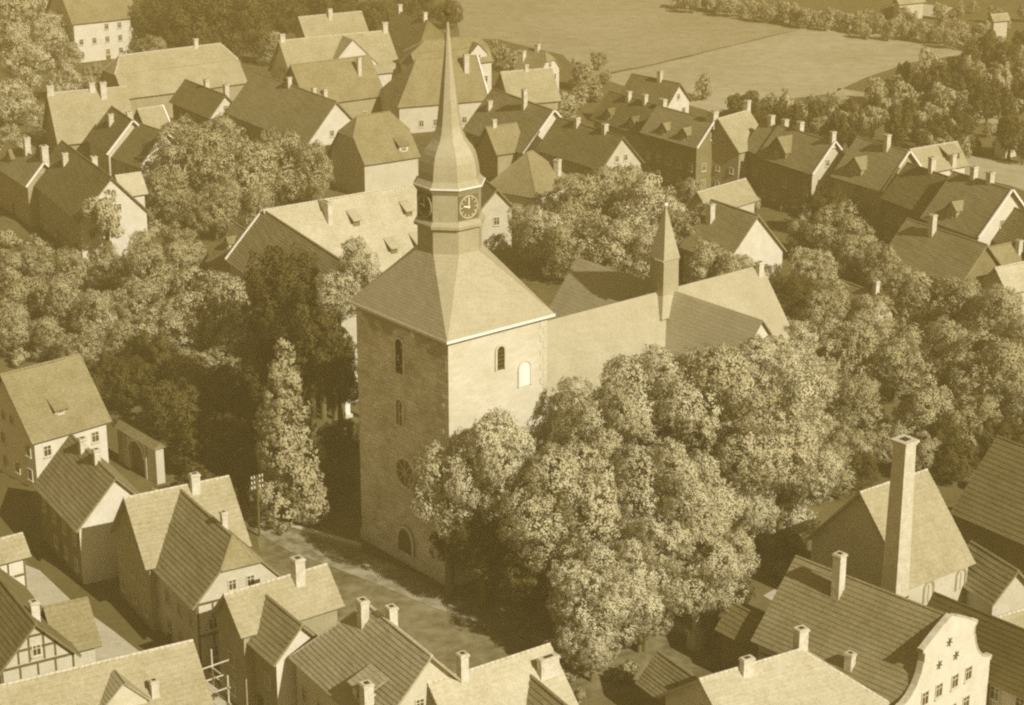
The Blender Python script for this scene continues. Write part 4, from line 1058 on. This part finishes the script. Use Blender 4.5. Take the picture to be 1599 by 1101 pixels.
for (x, y, r, zc, lb) in ((1030, 640, 88, 16, 'tall chestnut overlapping the nave roof near the crossing'), (1150, 655, 112, 15.5, 'broadest chestnut of the clump in front of the south transept'),
                          (1222, 720, 82, 11, 'chestnut of the clump beside the boiler house gable'), (885, 800, 100, 10.5, 'wide chestnut of the clump opposite the tower portal'),
                          (1050, 790, 92, 10.5, 'chestnut in the middle of the dense clump'), (1110, 880, 78, 8.2, 'chestnut above the pale memorial pillar'),
                          (940, 940, 76, 6.6, 'low chestnut bulging over the square behind the broad white chimney block'), (925, 1005, 46, 3.6, 'small round chestnut next to the pale roof with the white chimney block'),
                          (1120, 930, 44, 4.2, 'small chestnut between memorial pillar and dark annex'), (1000, 945, 50, 4.6, 'small chestnut beside the low garden shed'),
                          (925, 670, 74, 15, 'chestnut rising against the tower south face and nave'), (1195, 590, 62, 18, 'chestnut top hiding the foot of the transept gable'), (1010, 880, 66, 8.5, 'chestnut just behind the low garden shed')):
    tree(x, y, r, 'chestnut', lb, G1, zc=zc)
tree(768, 728, 72, 'chestnut', 'leafy tree growing against the foot of the tower below the rose window', zc=13.5, zs=1.25)
tree(700, 772, 50, 'light', 'small tree hiding the lower right corner of the tower west face', zc=10.5, zs=1.6)
tree(1240, 560, 42, 'light', 'tree tucked between the south transept and the chancel', zc=14.5)
for (x, y, r, zc, k) in ((1165, 770, 56, 9.5, 'chestnut'), (1255, 612, 46, 12, 'light')):
    tree(x, y, r, k, 'light leafy tree filling the gap between chestnut clump and transept', 'trees by the transept', zc=zc)
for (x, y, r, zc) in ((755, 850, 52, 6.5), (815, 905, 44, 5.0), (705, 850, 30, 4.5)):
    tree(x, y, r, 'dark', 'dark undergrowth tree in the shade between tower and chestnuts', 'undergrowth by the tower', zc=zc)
tree(1225, 800, 55, 'light', 'light tree at the corner of the chestnut clump by the boiler house')
tree(448, 662, 54, 'cone', 'tall cone-shaped pale tree standing alone left of the tower')
L2 = 'dark shaded tree in the churchyard between tower and cart shed'
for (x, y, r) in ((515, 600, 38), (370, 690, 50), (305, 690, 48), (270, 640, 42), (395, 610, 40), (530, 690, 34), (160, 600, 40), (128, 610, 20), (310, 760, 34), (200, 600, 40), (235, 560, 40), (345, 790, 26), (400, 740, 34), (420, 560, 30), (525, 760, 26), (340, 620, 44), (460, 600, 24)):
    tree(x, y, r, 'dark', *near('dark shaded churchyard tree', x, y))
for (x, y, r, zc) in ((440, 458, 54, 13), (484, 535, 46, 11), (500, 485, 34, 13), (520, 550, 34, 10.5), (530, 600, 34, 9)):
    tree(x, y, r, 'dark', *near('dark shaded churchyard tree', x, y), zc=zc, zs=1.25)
L3 = 'leafy garden tree on the slope left of the churchyard'
for (x, y, r) in ((330, 492, 62), (262, 520, 48), (370, 560, 42), (300, 590, 42), (205, 480, 42), (150, 500, 40), (95, 480, 42), (40, 470, 42), (230, 430, 44), (290, 420, 40), (165, 420, 34), (110, 425, 32), (60, 420, 34), (15, 420, 34), (20, 520, 36), (75, 530, 32), (130, 545, 34), (190, 540, 34), (400, 500, 34), (280, 380, 30), (225, 395, 30)):
    k = 'mid' if (x + y) % 7 else 'light'; tree(x, y, r, k, *near('leafy garden tree' if k == 'mid' else 'pale leafy garden tree', x, y))
L4 = 'broad tree in the park behind the white-gabled house'
for (x, y, r) in ((300, 262, 58), (375, 280, 58), (440, 262, 50), (262, 310, 40), (335, 330, 42), (405, 335, 36), (350, 225, 40), (290, 220, 34)):
    tree(x, y, r, 'mid', *near('broad park tree', x, y))
tree(488, 272, 34, 'mid', 'drooping weeping tree beside the half-hipped brown roof', zs=1.3)
tree(560, 430, 32, 'light', 'pale tree between the bright dormered roof and the tower roof', zc=17, zs=1.5)
tree(530, 470, 32, 'light', 'pale tree beside the left corner of the tower eaves', zc=14.5, zs=1.4)
L5 = 'tree of the thicket on the far side of the nave'
for (x, y, r) in ((900, 335, 55), (960, 320, 55), (1020, 345, 58), (845, 370, 42), (885, 395, 42), (945, 385, 52), (1010, 400, 45), (1075, 372, 46), (1110, 415, 40), (1080, 320, 34), (800, 350, 30), (1150, 430, 36), (985, 300, 34)):
    k = 'light' if (x + y) // 5 % 3 == 0 else 'mid'; tree(x, y, r, k, *near('thicket tree' if k == 'mid' else 'pale thicket tree', x, y))
L6 = 'garden tree east of the chancel'
for (x, y, r) in ((1265, 425, 34), (1310, 365, 44), (1350, 320, 34), (1290, 490, 42), (1245, 465, 34), (1375, 420, 34), (1420, 465, 44), (1490, 475, 46), (1560, 500, 46), (1320, 560, 52), (1400, 565, 55), (1475, 560, 52), (1545, 590, 58), (1250, 545, 48), (1195, 555, 46), (1440, 650, 50), (1515, 665, 48), (1340, 640, 46), (1595, 540, 44), (1275, 610, 44), (1570, 690, 36), (1490, 720, 34), (1330, 700, 34), (1300, 735, 38), (1345, 735, 30), (1385, 695, 34), (1285, 690, 36), (1440, 715, 32), (1600, 690, 30), (1470, 690, 36), (1290, 330, 34), (1260, 370, 30), (1360, 500, 36), (1600, 640, 44), (1390, 350, 24), (1480, 435, 24), (1340, 400, 32)):
    k = 'dark' if (x // 5 * 3 + y // 5) % 6 == 0 else 'mid'; tree(x, y, r, k, *near('leafy garden tree' if k == 'mid' else 'dark garden tree', x, y))
L7 = 'big tree in the wooded park at the upper left'
for (x, y, r) in ((40, 100, 44), (15, 165, 38), (75, 60, 34), (75, 195, 30), (20, 230, 28), (245, 40, 40), (300, 45, 52), (370, 40, 52), (430, 28, 38), (235, 85, 30), (180, 40, 18), (590, 35, 34), (650, 8, 30), (520, 4, 34), (335, 15, 40), (25, 30, 44), (100, 130, 26), (425, 75, 24), (150, 125, 24), (270, 8, 40), (460, -5, 40), (700, 22, 20), (110, 90, 20)):
    k = 'dark' if y < 60 and x > 200 else 'light' if x < 115 else 'mid'; tree(x, y, r, k, *near({'mid': 'tall park tree', 'dark': 'dark park tree', 'light': 'pale park tree'}[k], x, y))
tree(241, 135, 33, 'mid', 'round tree in front of the long pale barn roof')
tree(103, 25, 9, 'column', 'slim dark poplar beside the tall white-walled house')
tree(165, 340, 30, 'small', 'small tree in front of the brilliant white gable', zc=7.5, zs=1.3)
tree(1098, 135, 19, 'small', 'spreading small tree on the field beside the white triangular gable')
L8 = 'bush in the gardens behind the white half-hipped house'
for (x, y, r) in ((885, 165, 22), (905, 115, 22), (925, 140, 18), (935, 95, 14), (775, 85, 20), (800, 95, 16), (600, 140, 14), (880, 190, 18), (900, 150, 18), (945, 120, 10)):
    tree(x, y, r, 'small', L8, 'bushes near the meadow', cat='bush')
L9 = 'small fruit tree in the orchard beside the pale field'
pts = []
rows = [((1150, 160), (1330, 172), 8), ((1180, 178), (1400, 196), 8), ((1355, 128), (1460, 98), 6), ((1375, 138), (1599, 106), 9), ((1410, 148), (1599, 128), 8), ((1470, 160), (1620, 152), 6), ((1320, 176), (1580, 208), 8), ((1240, 196), (1560, 226), 9), ((1520, 88), (1620, 80), 5), ((1400, 215), (1600, 236), 6), ((1540, 72), (1620, 62), 4), ((1420, 118), (1600, 94), 6)]
for a, b, n in rows:
    for i in range(n):
        t = (i + rnd.uniform(-.25, .25)) / max(1, n - 1)
        pts.append((a[0] + (b[0] - a[0]) * t, a[1] + (b[1] - a[1]) * t + rnd.uniform(-4, 4), rnd.uniform(9, 22)))
for _ in range(46): pts.append((rnd.uniform(1360, 1610), rnd.uniform(92, 172), rnd.uniform(8, 18)))
for _ in range(34): pts.append((rnd.uniform(1180, 1600), rnd.uniform(176, 232), rnd.uniform(8, 17)))
pts = [p for p in pts if p[1] > 92 + max(0, 1470 - p[0]) * 0.42 or p[0] > 1500 or p[1] > 150]
for (x, y, r) in pts:
    dk = rnd.random() < 0.45
    tree(x, y, r, 'small_dark' if dk else 'small', 'dark little tree in the orchard beside the pale field' if dk else L9, 'dark orchard trees' if dk else 'orchard trees', zs=rnd.uniform(0.8, 1.6))
L10 = 'hedgerow tree of the belt along the far edge of the fields'
for i in range(46):
    t = i / 45; tree(1060 + 490 * t, -4 + 68 * t + rnd.uniform(-5, 5), rnd.uniform(9, 14), 'small', L10, 'far hedgerow', zs=1.2)
for i in range(16):
    tree(rnd.uniform(1340, 1600), rnd.uniform(0, 50), rnd.uniform(8, 13), 'small', L10, 'far hedgerow', zs=1.1)
L11 = 'low garden bush beside the houses'
for (x, y, r) in ((880, 1055, 20), (975, 1050, 22), (845, 1000, 16), (905, 1085, 16), (820, 990, 14), (60, 640, 14), (30, 560, 18), (240, 770, 12), (275, 765, 14), (330, 800, 16), (1260, 330, 16), (1230, 320, 14), (1180, 320, 14), (1410, 400, 18), (1550, 430, 16), (1240, 850, 26), (1215, 890, 20), (1530, 755, 20), (60, 385, 22), (200, 375, 20), (120, 395, 18), (15, 375, 20), (240, 360, 18), (55, 500, 18)):
    tree(x, y, r, 'bush', *near('low garden bush', x, y), cat='bush', name='bush')

# ------------------------------------------------------------------ small things
def pole(px, py, z, h_arm, label):
    p = gp(px, py, z); b = Vector((p.x, p.y, 0))
    t = empty('utility_pole', b); tag(t, label, 'utility pole')
    mb = MB(); mb.tube(b - UP * 0.2, b + UP * z, 0.14, 0.1); mb.build('post', 'timber', t)
    for i in range(h_arm):
        zz = z - 0.3 - 0.55 * i
        mb = MB(); mb.cbox(b + UP * zz, Vector((0.8, 0.6, 0)), Vector((-0.6, 0.8, 0)), UP, 1.4, 0.12, 0.12); arm = mb.build('crossarm', 'timber', t)
        for k in (-0.6, -0.3, 0.3, 0.6):
            mb = MB(); q = b + UP * zz + Vector((0.8, 0.6, 0)) * k; mb.tube(q + UP * 0.07, q + UP * 0.3, 0.07, 0.05, 6); mb.build('insulator', 'trim_white', arm)
pole(401, 742, 6.6, 3, 'dark telephone pole with white insulators by the square')
def scaffold():
    b = gp(334, 1090, 1.5); b = Vector((b.x, b.y, 0)); u = ca.copy(); w = -cb
    t = empty('scaffold', b); tag(t, 'scaffold of pale poles standing against the end of the long pale-tiled roof', 'scaffold')
    for q, h in ((b, 6.0), (b - u * 1.9 - w * 0.4, 5.2), (b + w * 2.4, 4.6)):
        mb = MB(); mb.tube(q - UP * 0.1, q + UP * h, 0.085, 0.075); mb.build('upright', 'timber_pale', t)
    for z, o, d, L in ((4.5, -1.4, u, 3.0), (3.3, -1.3, u, 2.3), (2.0, -1.4, u, 3.2), (3.6, -0.3, w, 3.0), (4.3, -0.3, w, 1.5), (2.1, -0.3, w, 3.0)):
        mb = MB(); mb.tube(b + UP * z + d * o, b + UP * z + d * (o + L), 0.075, 0.065, 6); mb.build('ledger', 'timber_pale', t)
    for z in (2.1, 3.4):
        for k in range(3):
            mb = MB(); mb.box(b - u * (1.7 - k * 0.3) + w * 0.1 + UP * (z + 0.08), u * 0.27, w * 2.3, UP * 0.05); mb.build('plank', 'timber_pale', t)
scaffold()
def pillar():
    b = gp(1086, 1012, 0)
    t = empty('memorial_pillar', b); tag(t, 'pale stone memorial pillar on a block under the chestnuts', 'memorial')
    mb = MB(); mb.cbox(b + UP * 0.8, ca, cb, UP, 1.2, 1.0, 1.6); mb.cbox(b + UP * 1.68, ca, cb, UP, 1.35, 1.15, 0.16); mb.build('pedestal', 'wall_light', t)
    mb = MB(); mb.cbox(b + UP * 2.7, ca, cb, UP, 0.55, 0.5, 1.9); mb.cbox(b + UP * 3.7, ca, cb, UP, 0.7, 0.62, 0.16); mb.build('column', 'wall_light', t)
pillar()
def low_wall(px0, px1, h, th, m, label):
    a, b = gp(px0[0], px0[1], 0), gp(px1[0], px1[1], 0); d = (b - a); L = d.length; d.normalize(); n = Vector((-d.y, d.x, 0))
    t = empty('low_wall', (a + b) / 2); tag(t, label, 'wall')
    k = max(1, int(L / 3))
    mb = MB(); mb.box(a - UP * 0.2, d * L, n * th, UP * (h + 0.2)); mb.build('masonry', m, t)
    mb = MB()
    for i in range(k): mb.box(a + d * (L * i / k) - n * 0.05 + UP * h, d * (L / k - 0.03), n * (th + 0.1), UP * 0.1)
    mb.build('coping', 'mortar', t)
low_wall((1040, 985), (1074, 992), 0.7, 0.5, 'wall_light', 'short pale wall leading to the memorial pillar')
low_wall((420, 822), (562, 862), 0.6, 0.5, 'wall_mid', 'low churchyard wall along the square towards the tower')
def gateway():
    e = gp(246, 757, 0); d = cb.copy(); n = n2.copy()           # the wall runs back from its sunlit end
    L, hgt, th = 8.2, 4.0, 0.95
    t = empty('stone_gateway', e + d * (L / 2)); tag(t, 'old stone gateway with arched opening and sunlit white end beside the churchyard', 'gateway')
    def P(x, z, o): return e + d * x + UP * z + n * o
    # wall with an arched hole: left pier, right pier, arch segments
    mb = MB(); x0, x1, zs = 2.6, 5.8, 2.0; r = (x1 - x0) / 2; N = 10
    for o in (0.0, -th):
        mb.quad(P(0, 0, o), P(x0, 0, o), P(x0, hgt, o), P(0, hgt, o)); mb.quad(P(x1, 0, o), P(L, 0, o), P(L, hgt, o), P(x1, hgt, o))
        for i in range(N):
            a0, a1 = math.pi * i / N, math.pi * (i + 1) / N
            xa, xb = (x0 + x1) / 2 - r * math.cos(a0), (x0 + x1) / 2 - r * math.cos(a1)
            mb.quad(P(xa, zs + r * math.sin(a0), o), P(xb, zs + r * math.sin(a1), o), P(xb, hgt, o), P(xa, hgt, o))
    for i in range(N):
        a0, a1 = math.pi * i / N, math.pi * (i + 1) / N
        xa, xb = (x0 + x1) / 2 - r * math.cos(a0), (x0 + x1) / 2 - r * math.cos(a1)
        mb.quad(P(xa, zs + r * math.sin(a0), 0), P(xb, zs + r * math.sin(a1), 0), P(xb, zs + r * math.sin(a1), -th), P(xa, zs + r * math.sin(a0), -th))
    for x in (0, L): mb.quad(P(x, 0, 0), P(x, 0, -th), P(x, hgt, -th), P(x, hgt, 0))
    for x in (x0, x1): mb.quad(P(x, 0, 0), P(x, 0, -th), P(x, zs, -th), P(x, zs, 0))
    mb.build('masonry', 'wall_light', t)
    mb = MB(); mb.add([P(-0.2, hgt, 0.25), P(L + 0.2, hgt, 0.25), P(L + 0.2, hgt + 0.7, -th / 2), P(-0.2, hgt + 0.7, -th / 2), P(L + 0.2, hgt, -th - 0.25), P(-0.2, hgt, -th - 0.25)], [(0, 1, 2, 3), (3, 2, 4, 5), (0, 3, 5), (1, 4, 2), (0, 5, 4, 1)])
    mb.build('coping', 'tile_mid', t)
    mb = MB()
    for i in range(N):
        a0, a1 = math.pi * i / N, math.pi * (i + 1) / N; xc = (x0 + x1) / 2
        pts = [(xc - q * math.cos(a), zs + q * math.sin(a)) for a in (a0, a1) for q in (r, r + 0.35)]
        A_, B_, C_, D_ = [P(x, z, 0.12) for x, z in pts]; E_, F_, G_, H_ = [P(x, z, 0.0) for x, z in pts]
        mb.quad(A_, B_, D_, C_); mb.quad(B_, F_, H_, D_); mb.quad(A_, C_, G_, E_)
    mb.build('arch_moulding', 'mortar', t)
    for x in (1.9, 6.3):
        mb = MB(); mb.box(P(x, 0, 0.002), d * 0.3, UP * (hgt - 0.15), n * 0.16); mb.build('pilaster', 'mortar', t)
    for i in range(8):
        mb = MB(); w = (x1 - x0) / 8; xm = x0 + w * (i + 0.5); zt = zs + math.sqrt(max(0.05, r * r - (xm - (x0 + x1) / 2) ** 2)) - 0.05
        mb.box(P(x0 + w * i + 0.02, 0.05, -0.45), d * (w - 0.04), UP * (zt - 0.1), n * 0.08); mb.build('plank', 'door_wood', t)
gateway()
def stone(px, py, label):
    b = gp(px, py, 0); t = empty('gravestone', b); tag(t, label, 'gravestone')
    mb = MB(); mb.cbox(b + UP * 0.2, ca, cb, UP, 1.3, 0.7, 0.4); mb.build('plinth', 'wall_white', t)
    mb = MB(); mb.cbox(b + UP * 1.0, ca, cb, UP, 0.9, 0.3, 1.25); mb.cbox(b + UP * 1.75, ca, cb, UP, 0.5, 0.28, 0.3); mb.build('slab', 'trim_white', t)
stone(541, 652, 'bright white gravestone beside the left edge of the tower')

# ------------------------------------------------------------------ the summer haze between the aeroplane and the town
def haze():
    m = bpy.data.materials.new('haze'); m.use_nodes = True; n = m.node_tree.nodes; n.clear()
    out = n.new('ShaderNodeOutputMaterial'); pv = n.new('ShaderNodeVolumePrincipled')
    pv.inputs['Color'].default_value = (1.0, 0.74, 0.25, 1)
    pv.inputs['Density'].default_value = 0.00085
    m.node_tree.links.new(pv.outputs[0], out.inputs['Volume'])
    mb = MB(); mb.box(Vector((-2510, -510, -1)), Vector((5020, 0, 0)), Vector((0, 5020, 0)), UP * 91)
    MATS['haze'] = m
    o = mb.build('haze', 'haze'); tag(o, 'thin warm haze over the town', kind='stuff')
haze()
